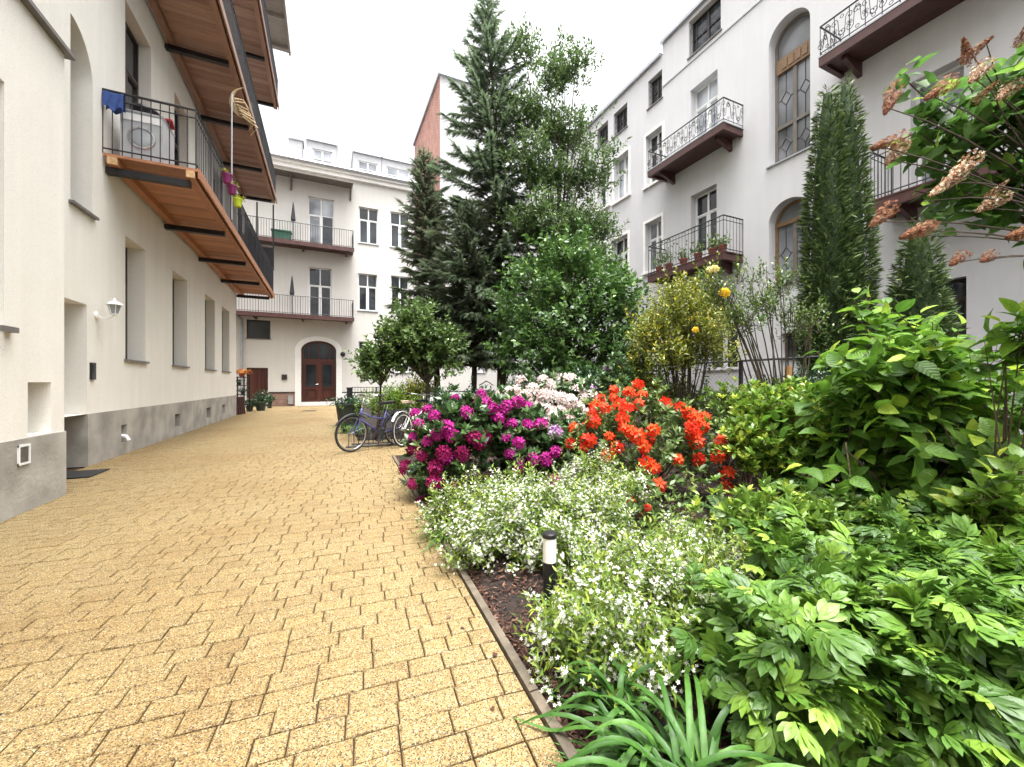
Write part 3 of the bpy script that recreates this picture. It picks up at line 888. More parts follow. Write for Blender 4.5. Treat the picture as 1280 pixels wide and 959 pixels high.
# ------------------------------------------------------------------ left building
LW = Frame((XL, 0), (0, 1), (1, 0)); NB = Frame((XB, 0), (0, 1), (1, 0))
left = thing('apartment_house', 'cream rendered house with wooden balconies along the left side of the paved yard', 'building', (XL, 12.6, 0))
ztop = 15.6
o_w = [opening(LW, 156.6, 181.9, 313, 451), opening(LW, 215.6, 234, 351.7, 458.7), opening(LW, 256.3, 268.5, 376, 462.8), opening(LW, 277.5, 286.8, 389.5, 465.6)]
for o in o_w: o['z1'] = 3.9; o['z0'] = 1.68; o['dep'] = 0.90 * 3.3 * (o['s1'] / o['s0'] - 1)
o_u1 = dict(s0=9.44, s1=LW.px(189, 60)[0], z0=4.96, z1=LW.px(189, 60)[1], dep=0.22)
o_u3 = dict(s0=LW.px(218, 118)[0], s1=LW.px(236, 150)[0], z0=4.96, z1=LW.px(236, 149)[1])
o_u4 = dict(s0=15.6, s1=16.6, z0=4.96, z1=o_u3['z1'])
o_arch = dict(s0=LW.px(88, 16)[0], s1=LW.px(115.8, 110)[0], z0=LW.px(113, 269)[1], z1=LW.px(88, 16)[1], dep=0.3, quarter=True)
o_arch['arch'] = o_arch['z1'] - LW.px(115.8, 110)[1]
o_door = dict(s0=LW.px(108.6, 381)[0] - 1.45, s1=LW.px(108.6, 381)[0], z0=0.0, z1=LW.px(108.6, 381)[1], dep=0.45)
o_up = [dict(s0=9.6 + 2.9 * i, s1=10.6 + 2.9 * i, z0=8.97, z1=11.4) for i in range(4)]
o_v = [dict(s0=LW.px(L, y)[0], s1=LW.px(R, y)[0], z0=0.2, z1=0.52, dep=0.2) for L, R, y in ((150.5, 157.5, 548), (218, 224.6, 530), (257.5, 263, 520), (277.4, 281.3, 515))]
plz = 0.79
mb = MB()
facade(mb, LW, -6, 19.0, plz, ztop, o_w + [o_u1, o_u3, o_u4, o_arch, dict(o_door, z0=plz)] + o_up, 0.22)
mb.poly([LW.pt(19, 0, 0), LW.pt(19, -7, 0), LW.pt(19, -7, ztop), LW.pt(19, 0, ztop)])
mb.poly([LW.pt(-6, 0, 0), LW.pt(-6, -7, 0), LW.pt(-6, -7, ztop), LW.pt(-6, 0, ztop)])
mb.poly([LW.pt(-6, -7, 0), LW.pt(19, -7, 0), LW.pt(19, -7, ztop), LW.pt(-6, -7, ztop)])
mb.build('wall', M['cream'], left)
mb = MB()
PF = Frame((XL + 0.012, 0), (0, 1), (1, 0))
facade(mb, PF, o_door['s1'], 19.0, 0, plz, o_v, 0.2)
mb.poly([PF.pt(o_door['s1'], 0, plz), PF.pt(19, 0, plz), PF.pt(19, -0.02, plz), PF.pt(o_door['s1'], -0.02, plz)])
mb.poly([PF.pt(o_door['s1'], 0, 0), PF.pt(o_door['s1'], -0.44, 0), PF.pt(o_door['s1'], -0.44, plz), PF.pt(o_door['s1'], 0, plz)])
mb.build('plinth', M['plinth'], left)
for i, o in enumerate(o_v):
    m_ = MB(); m_.box(PF, o['s0'] - 0.02, o['s1'] + 0.02, -0.24, -0.17, o['z0'] - 0.02, o['z1'] + 0.02)
    for k in range(5):
        z = o['z0'] + 0.03 + k * 0.06
        m_.box(PF, o['s0'], o['s1'], -0.168, -0.12, z, z + 0.012)
    m_.build('cellar_vent', M['iron'], left)
m_ = MB(); v = o_v[0]; m_.tube([PF.pt((v['s0'] + v['s1']) / 2, -0.15, 0.34), PF.pt((v['s0'] + v['s1']) / 2, 0.03, 0.31), PF.pt((v['s0'] + v['s1']) / 2, 0.06, 0.24)], 0.035, 8)
m_.build('drain_stub', M['white'], left, smooth=False)
for o in o_w: window(left, LW, o, o['dep'], 'cross', 'darkframe')
for o in (o_u1, o_u3, o_u4): window(left, LW, o, 0.2, 'door', 'darkframe', sill=None)
for o in o_up: window(left, LW, o, 0.22, 'door', 'darkframe', sill=None)
window(left, LW, o_arch, 0.3, 'plain', 'darkframe', sillout=0.06)
dm = MB(); dm.box(LW, o_door['s0'], o_door['s1'], -0.5, -0.44, 0, o_door['z1'])
for k in range(2):
    dm.box(LW, o_door['s0'] + 0.12 + 0.62 * k, o_door['s0'] + 0.60 + 0.62 * k, -0.438, -0.42, 0.4, 1.9)
dd = dm.build('door', M['greyframe'], left)
dh = MB(); dh.tube([LW.pt(o_door['s0'] + 0.15, -0.42, 1.05), LW.pt(o_door['s0'] + 0.15, -0.36, 1.05), LW.pt(o_door['s0'] + 0.28, -0.36, 1.05)], 0.012, 6)
dh.build('handle', M['chrome'], dd)
ic = MB(); s_, z_ = LW.px(114.5, 464); ic.box(LW, s_ - 0.06, s_ + 0.06, 0.0, 0.03, z_ - 0.13, z_ + 0.13); ic.box(LW, s_ - 0.04, s_ + 0.04, 0.0305, 0.036, z_ - 0.02, z_ + 0.1)
ic.build('intercom', M['black'], left)
# eaves
mb = MB(); mb.box(LW, -6, 20.0, -7, 1.75, ztop + 0.002, ztop + 0.10)
mb.box(LW, -6, 20.05, 1.751, 1.83, ztop - 0.06, ztop + 0.12)
for k in range(13):
    s = 1.0 + 1.55 * k
    mb.box(LW, s, s + 0.12, 0.0, 1.749, ztop - 0.14, ztop)
mb.build('roof', M['eaves'], left)

# protruding block at the near end
bz = NB.px(98, 91)[1]
o_box = opening(NB, 34.6, 63.9, 478, 540, dep=0.22)
o_nw = dict(s0=NB.px(5.6, 250)[0] - 1.6, s1=NB.px(5.6, 250)[0], z0=1.55, z1=NB.px(5.6, 103)[1], dep=0.25)
npl = NB.px(85.4, 538)[1]
mb = MB()
facade(mb, NB, -6, 6.2, npl, bz, [dict(o_box, z0=max(o_box['z0'], npl + 0.002)), o_nw], 0.2)
mb.poly([NB.pt(6.2, 0, npl), NB.pt(6.2, XL - XB, npl), NB.pt(6.2, XL - XB, bz), NB.pt(6.2, 0, bz)])
nb_wall = mb.build('porch_block', M['cream'], left)
mb = MB()
mb.mesh8([NB.pt(-6, -0.7, 0), NB.pt(6.212, -0.7, 0), NB.pt(6.212, 0.012, 0), NB.pt(-6, 0.012, 0), NB.pt(-6, -0.7, npl), NB.pt(6.212, -0.7, npl), NB.pt(6.212, 0.012, npl), NB.pt(-6, 0.012, npl)])
mb.build('block_plinth', M['plinth'], nb_wall)
mb = MB(); mb.box(NB, -6, 6.27, -0.62, 0.07, bz + 0.002, bz + 0.045); mb.build('coping', M['darksill'], nb_wall)
mb = MB(); mb.box(NB, o_box['s0'], o_box['s1'], -0.24, -0.22, o_box['z0'], o_box['z1']); 
mb.box(NB, o_box['s0'] + 0.02, o_box['s1'] - 0.12, -0.219, -0.20, o_box['z0'] + 0.05, o_box['z1'] - 0.03)
mb.build('meter_cabinet', M['white'], nb_wall)
window(left, NB, o_nw, 0.25, 'cross', 'leadwood', sill=None)
mb = MB(); s0, z1 = NB.px(19, 557.5); s1, _ = NB.px(34, 557.5); z0 = NB.px(34, 579)[1]
mb.box(NB, s0, s1, 0.012, 0.025, z0, z0 + 0.02); mb.box(NB, s0, s1, 0.012, 0.025, z1 - 0.02, z1); mb.box(NB, s0, s0 + 0.02, 0.0125, 0.0255, z0, z1); mb.box(NB, s1 - 0.02, s1, 0.0125, 0.0255, z0, z1)
vg = mb.build('vent_grille', M['white'], nb_wall)
mb = MB(); mb.box(NB, s0 + 0.02, s1 - 0.02, 0.0125, 0.016, z0 + 0.02, z1 - 0.02)
for k in range(7): mb.box(NB, s0 + 0.02, s1 - 0.02, 0.016, 0.022, z0 + 0.03 + k * (z1 - z0 - 0.05) / 7, z0 + 0.036 + k * (z1 - z0 - 0.05) / 7)
mb.build('vent_slats', M['greyframe'], vg)
mb = MB(); s_, z_ = NB.px(3, 412); mb.box(NB, s_ - 0.1, s_ + 0.1, 0.0, 0.06, z_ - 0.02, z_ + 0.03); mb.build('bracket', M['darksill'], nb_wall)

# wooden balconies
def left_balcony(zb, s0, s1, n1, label=None, dk='deck', bm='beamwood'):
    th = 0.06; zt = zb + 0.19
    mb = MB(); r = random.Random(int(zb * 10))
    s = s0
    while s < s1 - 0.05:
        w = 0.118
        mb.tint = r.random()
        mb.box(LW, s, min(s + w, s1) - 0.005, 0.02, n1, zt - 0.045 + r.random() * 0.002, zt)
        s += w
    d = mb.build('balcony', M[dk], left)
    if label: d['label'] = label
    for nn in (0.06, n1 - 0.17):
        b_ = MB(); b_.tint = r.random(); b_.box(LW, s0 + 0.02, s1 - 0.02, nn, nn + 0.13, zb + 0.02, zt - 0.047); b_.build('long_beam', M[bm], d)
        e_ = MB(); e_.box(LW, s0 - 0.01, s0 + 0.0195, nn + 0.004, nn + 0.126, zb + 0.024, zt - 0.05); e_.build('beam_end', M['endgrain'], d)
    f_ = MB(); f_.tint = 0.3; f_.box(LW, s0 - 0.012, s1 + 0.012, n1 + 0.001, n1 + 0.03, zb + 0.03, zt + 0.01); f_.build('fascia', M[bm], d)
    k = 5
    for i in range(k):
        ss = s0 + 0.16 + (s1 - s0 - 0.5) * i / (k - 1)
        b_ = MB(); b_.box(LW, ss - 0.055, ss + 0.055, 0.001, n1 - 0.14, zb - 0.085, zb + 0.018)
        b_.build('bracket', M['black'], d)
    rl = railing(LW, s0 + 0.02, s1 - 0.02, n1 - 0.03, zt + 0.002, 1.02, 0.115, 0.008, 'bars')
    rl.build('railing', M['iron'], d)
    return d
bal1 = left_balcony(4.77, 8.62, 19.5, 1.25, 'lowest timber balcony with washing machine at its near end')
bal2 = left_balcony(8.79, 8.62, 19.6, 1.32, None, 'deck_grey', 'beam_grey')
bal3 = left_balcony(12.75, 8.62, 19.6, 1.40, None, 'deck_grey', 'beam_grey')
mb = MB(); mb.box(LW, 13.6, 19.4, 1.185, 1.20, 5.05, 5.80)
mb.build('privacy_screen', M['iron'], bal1)
# balcony posts of the far end screen
mb = MB()
for nn in (0.05, 0.62, 1.2): mb.box(LW, 19.42, 19.48, nn, nn + 0.05, 5.98, 8.7)
mb.box(LW, 19.43, 19.47, 0.1, 1.2, 7.0, 7.05); mb.box(LW, 19.44, 19.455, 0.1, 1.2, 5.1, 6.9)
mb.build('end_screen', M['black'], bal1)

# wall lantern by the door
s_, z_ = LW.px(120, 392)
lan = thing('wall_lantern', 'small white carriage lantern on a scrolled arm beside the doorway', 'wall lamp', LW.pt(s_, 0, z_))
mb = MB()
mb.lathe(LW.pt(s_, 0.001, z_ - 0.03), [(0.06, 0), (0.06, 0.015), (0.03, 0.03)], 12, (1, 0, 0))
pts = [LW.pt(s_, 0.03 + 0.2 * t, z_ - 0.04 - 0.06 * math.sin(t * PI) + 0.05 * t) for t in np.linspace(0, 1, 8)]
mb.tube(pts, 0.012, 6); mb.build('arm', M['white'], lan)
c = LW.pt(s_, 0.22, z_)
mb = MB(); mb.lathe(c, [(0.04, -0.01), (0.055, 0.0), (0.055, 0.012)], 6); 
for k in range(6):
    a = 2 * PI * k / 6
    mb.tube([(c[0] + 0.05 * math.cos(a), c[1] + 0.05 * math.sin(a), c[2] + 0.01), (c[0] + 0.085 * math.cos(a), c[1] + 0.085 * math.sin(a), c[2] + 0.15)], 0.006, 4)
mb.lathe(c, [(0.11, 0.148), (0.11, 0.158), (0.06, 0.20), (0.025, 0.215), (0.02, 0.24), (0.005, 0.26)], 6); mb.build('cap', M['white'], lan)
mb = MB(); mb.lathe(c, [(0.045, 0.012), (0.080, 0.147)], 6); mb.build('lamp_glass', M['glass_pale'], lan)

# doormat
mb = MB(); x0 = XL - 0.40
gx0, gy0 = XL + 0.02, 6.95
mb.mesh8([(XL - 0.36, 7.2, 0.002), (XL + 0.42, 7.2, 0.002), (XL + 0.42, 7.75, 0.002), (XL - 0.36, 7.75, 0.002), (XL - 0.36, 7.2, 0.016), (XL + 0.42, 7.2, 0.016), (XL + 0.42, 7.75, 0.016), (XL - 0.36, 7.75, 0.016)])
tag(mb.build('doormat', M['rubber'], loc=(XL, 7.5, 0)), 'black rubber mat lying on the paving before the grey doorway', 'doormat')

# things on the lowest balcony
zt = 4.962
wm = thing('washing_machine', 'white front-loading washing machine standing on the lowest timber balcony', 'washing machine', LW.pt(9.1, 0.4, zt))
mb = MB(); mb.box(LW, 8.80, 9.36, 0.16, 0.72, zt + 0.03, zt + 0.84); mb.box(LW, 8.79, 9.37, 0.15, 0.73, zt + 0.842, zt + 0.87); mb.build('cabinet', M['appliance'], wm)
mb = MB(); mb.ring(LW.pt(8.795, 0.44, zt + 0.43), (0, 1, 0), 0.17, 0.022, 28, 6); dr_ = mb.build('door', M['chrome'], wm)
mb = MB(); mb.lathe(LW.pt(8.798, 0.44, zt + 0.43), [(0.155, 0.0), (0.12, -0.02), (0.05, -0.03)], 20, (0, 1, 0)); mb.build('door_glass', M['glass_pale'], dr_)
mb = MB(); mb.box(LW, 8.79, 8.799, 0.18, 0.70, zt + 0.70, zt + 0.81); mb.build('control_panel', M['white'], wm)
for nn in (0.2, 0.64):
    mb = MB(); mb.lathe(LW.pt(8.86, nn, zt), [(0.025, 0), (0.025, 0.029)], 8); mb.build('foot', M['black'], wm)
# cloth over the end rail
def drape(name, c0, c1, zt_, drop, matn, label, cat, seed):
    r = np.random.default_rng(seed); mb = MB(); nn = 10; mm = 8
    def p(i, j):
        t = i / nn; u = j / mm
        side = -1 if u < 0.5 else 1
        q = abs(u - 0.5) * 2
        s = 8.64 + side * (0.026 + 0.03 * q + 0.012 * math.sin(t * 14 + q * 3)); 
        return LW.pt(s, c0 + (c1 - c0) * t, zt_ + 0.028 - drop * q * (1 - 0.12 * math.sin(t * 9)))
    for i in range(nn):
        for j in range(mm):
            mb.poly([p(i, j), p(i + 1, j), p(i + 1, j + 1), p(i, j + 1)])
    tag(mb.build(name, M[matn], loc=LW.pt(8.64, c0, zt_ - drop), smooth=True), label, cat)
drape('blue_cloth', 0.02, 0.27, zt + 1.02, 0.33, 'blue_cloth', 'blue cloth hung over the near end rail of the lowest timber balcony', 'cloth', 1)
mb = MB(); mb.lathe(LW.pt(8.98, 0.42, zt + 0.873), [(0.16, 0.0), (0.21, 0.10), (0.20, 0.13), (0.10, 0.16)], 18)
tag(mb.build('laundry_basket', M['black'], loc=LW.pt(8.98, 0.42, zt + 0.873)), 'dark round laundry tub on top of the washing machine', 'basket')
mb = MB()
for k in range(6):
    mb.tube([LW.pt(9.18, 0.5 + 0.05 * k, zt + 0.89), LW.pt(9.1 - 0.02 * k, 0.52 + 0.05 * k, zt + 0.94), LW.pt(8.95, 0.56 + 0.03 * k, zt + 0.90)], 0.03, 6)
tag(mb.build('red_cloth', M['red_cloth'], loc=LW.pt(9.1, 0.6, zt + 0.87), smooth=True), 'crumpled red cloth lying on the washing machine', 'cloth')
# flower pots hooked on the front rail
def rail_pot(s, col, label, z):
    t = thing('rail_pot', label, 'flower pot', LW.pt(s, 1.24, z))
    mb = MB(); mb.lathe(LW.pt(s, 1.33, z), [(0.07, 0), (0.10, 0.16), (0.112, 0.16), (0.112, 0.19), (0.095, 0.19)], 14); mb.build('pot', M[col], t)
    fo = Fol(); n = 60
    p = np.array(LW.pt(s, 1.33, z + 0.2)) + rng.normal(size=(n, 3)) * (0.05, 0.05, 0.03)
    d = rdir(n) * 0.7 + UP
    fo.add(T_SIMPLE, p, frames(d, rdir(n)), 0.05 + 0.04 * rng.random(n), rng.random(n))
    fo.build('plant', M['yellowish'], t)
rail_pot(LW.px(284, 210, 1.33)[0], 'purple_pot', 'purple flower pot hooked on the balcony rail beneath the straw ornament', 5.55)
rail_pot(LW.px(290, 222, 1.33)[0], 'purple_pot', 'second purple flower pot on the balcony rail next to the lime green one', 5.52)
rail_pot(LW.px(297, 234, 1.33)[0], 'lime_pot', 'lime green flower pot hooked on the balcony rail', 5.48)
# straw ornament on a thin pole
sp = LW.px(290, 140, 1.30)[0]
orn = thing('straw_ornament', 'straw crescent ornament with hanging curls on a thin pole at the balcony rail', 'ornament', LW.pt(sp, 1.30, 5.0))
mb = MB(); mb.tube([LW.pt(sp, 1.295, 5.0), LW.pt(sp, 1.295, LW.px(291, 120, 1.3)[1])], 0.016, 6); mb.build('pole', M['tin'], orn)
zc = LW.px(291, 125, 1.3)[1]
mb = MB()
for k in range(5):
    R0 = 0.34 - 0.035 * k
    mb.tube([LW.pt(sp + 0.06 + R0 * math.cos(a) * 0.35, 1.33 + R0 * 0.75 - R0 * math.cos(a), zc + R0 * math.sin(a) * 1.05 + 0.02 * k) for a in np.linspace(-1.3 + 0.1 * k, 1.35, 12)], [0.036 * (1 - abs(t) * 0.8) for t in np.linspace(-1, 1, 12)], 5)
for k in range(7):
    r_ = rng.random(3)
    mb.tube([LW.pt(sp + 0.03, 1.32 + 0.03 * k, zc - 0.06 * k), LW.pt(sp + 0.1 * r_[0], 1.50 + 0.05 * k, zc + 0.05 - 0.1 * k), LW.pt(sp + 0.12, 1.60 + 0.05 * r_[1], zc - 0.12 - 0.1 * k)], [0.022, 0.016, 0.004], 4)
mb.build('straw_crescent', M['straw'], orn)

# ------------------------------------------------------------------ end building
EW = Frame((0, YE), (1, 0), (0, -1))
end = thing('apartment_house', 'white three-storey house closing the end of the yard, with arched brown door', 'building', (-1.2, YE, 0))
sR = EW.px(517.3, 230)[0]
zc_ = EW.px(430, 212)[1] - 0.34
d_door = dict(s0=EW.px(376.3, 470)[0], s1=EW.px(420.3, 470)[0], z0=0.0, z1=EW.px(398, 426)[1], arch=0.55, dep=0.3)
e_ops = []
def eo(L, R, t, b, **k):
    o = opening(EW, L, R, t, b, **k); e_ops.append(o); return o
w_small = eo(308, 338, 400.7, 424, dep=0.12)
w_brown = eo(308, 335, 460, 506, dep=0.15); w_brown['z0'] = 0.0
wl1 = eo(447.6, 471.5, 343.8, 389.7); wl2 = eo(488.5, 511, 346.5, 391.5)
wl3 = eo(448, 467, 427.5, 465); wl4 = eo(492, 512, 430, 466)
wu1 = eo(448.5, 472.9, 262, 306.6); wu2 = eo(488, 512, 268, 312)
dl = eo(385.6, 414.6, 336.5, 398); du = eo(385, 417.6, 250.5, 307)
dl['z0'] = 4.85; du['z0'] = 8.85
w_g = dict(s0=EW.px(590, 440)[0], s1=EW.px(606, 440)[0], z0=EW.px(600, 466)[1], z1=EW.px(600, 440)[1] + 0.9)
e_ops.append(w_g)
mb = MB()
facade(mb, EW, -9.5, sR, 0, zc_, [o for o in e_ops if o is not w_g] + [d_door], 0.14)
facade(mb, EW, sR, 11.6, 0, 8.6, [w_g], 0.14)
for (x0, x1, zz) in ((-9.5, sR, zc_), (sR, 11.6, 8.6)):
    mb.poly([EW.pt(x1, 0, 0), EW.pt(x1, -7, 0), EW.pt(x1, -7, zz), EW.pt(x1, 0, zz)] if x1 == sR else [EW.pt(x1, 0, 0), EW.pt(x1, -0.12, 0), EW.pt(x1, -0.12, zz), EW.pt(x1, 0, zz)])
mb.poly([EW.pt(-9.5, 0, 0), EW.pt(-9.5, -7, 0), EW.pt(-9.5, -7, zc_), EW.pt(-9.5, 0, zc_)])
mb.poly([EW.pt(-9.5, -7, 0), EW.pt(sR, -7, 0), EW.pt(sR, -7, zc_), EW.pt(-9.5, -7, zc_)])
mb.poly([EW.pt(sR, 0, 8.6), EW.pt(11.6, 0, 8.6), EW.pt(11.6, -0.12, 8.6), EW.pt(sR, -0.12, 8.6)])
mb.build('wall', M['endwall'], end)
# roof and gutter
mb = MB()
mb.box(EW, -9.5, sR + 0.1, -0.1, 0.32, zc_ + 0.002, zc_ + 0.16); mb.box(EW, -9.5, sR + 0.1, 0.0, 0.2, zc_ - 0.22, zc_)
mb.build('cornice', M['trim'], end)
mb = MB(); mb.tube([EW.pt(-9.5, 0.39, zc_ + 0.2), EW.pt(sR + 0.1, 0.39, zc_ + 0.2)], 0.09, 8)
mb.poly([EW.pt(-9.5, 0.33, zc_ + 0.17), EW.pt(sR + 0.1, 0.33, zc_ + 0.17), EW.pt(sR + 0.1, -3.5, zc_ + 1.5), EW.pt(-9.5, -3.5, zc_ + 1.5)])
mb.poly([EW.pt(-9.5, -7, zc_ + 0.17), EW.pt(sR + 0.1, -7, zc_ + 0.17), EW.pt(sR + 0.1, -3.5, zc_ + 1.5), EW.pt(-9.5, -3.5, zc_ + 1.5)])
mb.build('roof', M['tin'], end)
DW = Frame((0, YE + 0.45), (1, 0), (0, -1))
for L, R, t, b in ((384, 421, 174.5, 209), (441.6, 477, 190, 220), (477.5, 517, 198, 230)):
    s0, z1 = DW.px(L, t); s1 = DW.px(R, t)[0]
    z0 = zc_ + 0.25
    mb = MB(); op = dict(s0=s0 + 0.28, s1=s1 - 0.25, z0=z0 + 0.12, z1=z1 - 0.42)
    facade(mb, DW, s0, s1, z0 - 0.3, z1, [op], 0.08)
    for s in (s0, s1): mb.poly([DW.pt(s, 0, z0 - 0.3), DW.pt(s, -2.6, z0 - 0.3), DW.pt(s, -2.6, z1 + 0.15), DW.pt(s, 0, z1)])
    dmr = mb.build('dormer', M['dormer'], end)
    mb = MB(); mb.mesh8([DW.pt(s0 - .06, -2.6, z1 + .152), DW.pt(s1 + .06, -2.6, z1 + .152), DW.pt(s1 + .06, .08, z1 + .002), DW.pt(s0 - .06, .08, z1 + .002),
                         DW.pt(s0 - .06, -2.6, z1 + .19), DW.pt(s1 + .06, -2.6, z1 + .19), DW.pt(s1 + .06, .08, z1 + .05), DW.pt(s0 - .06, .08, z1 + .05)])
    mb.build('dormer_roof', M['tin'], dmr)
    w_ = window(end, DW, op, 0.06, 'two', 'white', 'glass_pale', sill=None)
mb = MB(); s0, z1 = DW.px(360.7, 167); s1 = DW.px(377.6, 167)[0]
mb.box(DW, s0, s1, -1.3, -0.5, zc_ + 0.3, z1); mb.box(DW, s0 - 0.06, s1 + 0.06, -1.36, -0.44, z1 + 0.002, z1 + 0.1); mb.build('chimney', M['dormer'], end)
# small awning roof under the eaves
mb = MB(); s0 = EW.px(344.6, 215, 0.9)[0]; s1 = EW.px(441.6, 235, 0.9)[0]; za = EW.px(430, 228, 0.9)[1]
s0 = -5.5
mb.mesh8([EW.pt(s0, 0.001, za + .12), EW.pt(s1, 0.001, za + .12), EW.pt(s1, 1.0, za), EW.pt(s0, 1.0, za), EW.pt(s0, 0.001, za + .2), EW.pt(s1, 0.001, za + .2), EW.pt(s1, 1.0, za + .08), EW.pt(s0, 1.0, za + .08)])
aw = mb.build('awning', M['greyframe'], end)
for ss in (s1 - 0.15, s1 - 3.2):
    mb = MB(); mb.box(EW, ss, ss + 0.09, 0.002, 0.9, za - 0.02, za + 0.0 - 0.001 + 0.0); mb.tube([EW.pt(ss + .045, 0.02, za - 0.55), EW.pt(ss + .045, 0.8, za - 0.03)], 0.035, 4); mb.box(EW, ss, ss + .09, 0.002, .06, za - .6, za - 0.021)
    mb.build('awning_bracket', M['greyframe'], aw)
# windows and doors
for o in (wl1, wl2, wl3, wl4, wu1, wu2): window(end, EW, o, 0.12, 'cross', 'white', sill='tin')
window(end, EW, w_g, 0.12, 'cross', 'white', sill='tin')
window(end, EW, w_small, 0.1, 'plain', 'darkframe')
window(end, EW, dl, 0.12, 'cross', 'white', sill=None, label='white balcony door, both leaves shut')
window(end, EW, du, 0.12, 'cross', 'white', 'glass_pale', sill=None)
mb = MB(); m_ = (du['s0'] + du['s1']) / 2
mb.box(EW, m_ + 0.08, du['s1'] - 0.08, -0.15, -0.10, du['z0'] + 0.06, du['z0'] + 1.95); mb.build('open_leaf', M['glass'], end)
mb = MB(); a, b = w_brown['s0'], w_brown['s1']; z = w_brown['z1']
for k in range(6):
    mb.tint = rng.random(); mb.box(EW, a + (b - a) * k / 6 + .004, a + (b - a) * (k + 1) / 6 - .004, -0.16, -0.12, 0.02, z - 0.06)
mb.box(EW, a, b, -0.19, -0.161, 0, z); mb.box(EW, a, b, -0.16, -0.09, z - 0.059, z)
bd = mb.build('cellar_door', M['doorwood'], end)
mb = MB(); mb.box(EW, b - 0.16, b - 0.13, -0.118, -0.07, 0.95, 1.1); mb.build('handle', M['black'], bd)
# arched main door
a, b, z = d_door['s0'], d_door['s1'], d_door['z1']; m_ = (a + b) / 2; zt_ = z - 0.55
mb = MB(); mb.tint = 0.3
n0 = -0.24
mb.poly([EW.pt(a, n0 - 0.06, 0.22)] + [EW.pt(b, n0 - 0.06, 0.22)] + [EW.pt(s, n0 - .06, zz) for s, zz in arc(d_door)[::-1]])
trz = 2.55
for s0, s1, zz0, zz1 in ((a, a + .12, .22, zt_), (b - .12, b, .22, zt_), (m_ - .07, m_ + .07, .22, trz - .06), (a + .12, m_ - .07, .22, .34), (m_ + .07, b - .12, .22, .34),
                         (a + .12, b - .12, trz - .06, trz + .10), (a + .12, m_ - .07, 0.92, 1.06), (m_ + .07, b - .12, 0.92, 1.06), (a + .12, m_ - .07, trz - .22, trz - .06), (m_ + .07, b - .12, trz - .22, trz - .06),
                         (a + .12, a + .24, .34, trz - .22), (b - .24, b - .12, .34, trz - .22), (m_ - .17, m_ - .07, .34, trz - .22), (m_ + .07, m_ + .17, .34, trz - .22),
                         (m_ - .035, m_ + .035, trz + .10, z - .06), (m_ - .55, m_ - .50, trz + .1, zt_ + .3), (m_ + .50, m_ + .55, trz + .1, zt_ + .3)):
    mb.tint = rng.random() * 0.6
    mb.box(EW, s0, s1, n0 - .055, n0 + rng.random() * 0.004, zz0, zz1)
for s0, s1 in ((a + .30, m_ - .23), (m_ + .23, b - .30)):
    mb.box(EW, s0, s1, n0 - .055, n0 - 0.02, .44, .82)
A_ = arc(d_door)
for i in range(len(A_) - 1):
    (s, q), (s2, q2) = A_[i], A_[i + 1]
    f = 0.88
    mb.mesh8([EW.pt(s, n0 - .05, q), EW.pt(s2, n0 - .05, q2), EW.pt(m_ + (s2 - m_) * f, n0 - .05, zt_ + (q2 - zt_) * .75), EW.pt(m_ + (s - m_) * f, n0 - .05, zt_ + (q - zt_) * .75),
              EW.pt(s, n0 + .01, q), EW.pt(s2, n0 + .01, q2), EW.pt(m_ + (s2 - m_) * f, n0 + .01, zt_ + (q2 - zt_) * .75), EW.pt(m_ + (s - m_) * f, n0 + .01, zt_ + (q - zt_) * .75)])
dr_ = mb.build('arched_door', M['doorwood'], end)
mb = MB()
for s0, s1 in ((a + .24, m_ - .17), (m_ + .17, b - .24)): mb.box(EW, s0, s1, n0 - .05, n0 - .035, 1.06, trz - .22)
mb.poly([EW.pt(a + .1, n0 - .04, trz + .1), EW.pt(b - .1, n0 - .04, trz + .1), EW.pt(b - .12, n0 - .04, zt_)] + [EW.pt(m_ + (s - m_) * .93, n0 - .04, zt_ + (q - zt_) * .9) for s, q in A_[::-1]] + [EW.pt(a + .12, n0 - .04, zt_)])
mb.build('door_glass', M['glass'], dr_)
mb = MB(); mb.box(EW, m_ - .045, m_ - .02, n0 + .003, n0 + .05, 1.2, 1.23); mb.tube([EW.pt(m_ - .03, n0 + .05, 1.21), EW.pt(m_ - .16, n0 + .05, 1.21)], .012, 6); mb.build('handle', M['chrome'], dr_)
mb = MB(); mb.box(EW, a, m_ - .04, -.3, .06, 0, .2); mb.box(EW, m_ + .04, b, -.3, .06, 0, .2); mb.box(EW, m_ - .04, m_ + .04, -.3, .02, 0, .19); mb.build('threshold', M['white'], end)
# plaster surround
mb = MB()
mb.box(EW, a - .3, a - .001, .001, .035, .0, zt_); mb.box(EW, b + .001, b + .3, .001, .035, 0, zt_)
for i in range(len(A_) - 1):
    (s, q), (s2, q2) = A_[i], A_[i + 1]; f = 1 + .3 / ((b - a) / 2)
    o1 = (m_ + (s - m_) * f, zt_ + (q - zt_) * 1.45); o2 = (m_ + (s2 - m_) * f, zt_ + (q2 - zt_) * 1.45)
    mb.mesh8([EW.pt(s, .001, q), EW.pt(s2, .001, q2), EW.pt(o2[0], .001, o2[1]), EW.pt(o1[0], .001, o1[1]), EW.pt(s, .035, q), EW.pt(s2, .035, q2), EW.pt(o2[0], .035, o2[1]), EW.pt(o1[0], .035, o1[1])])
mb.build('door_surround', M['trim'], end)
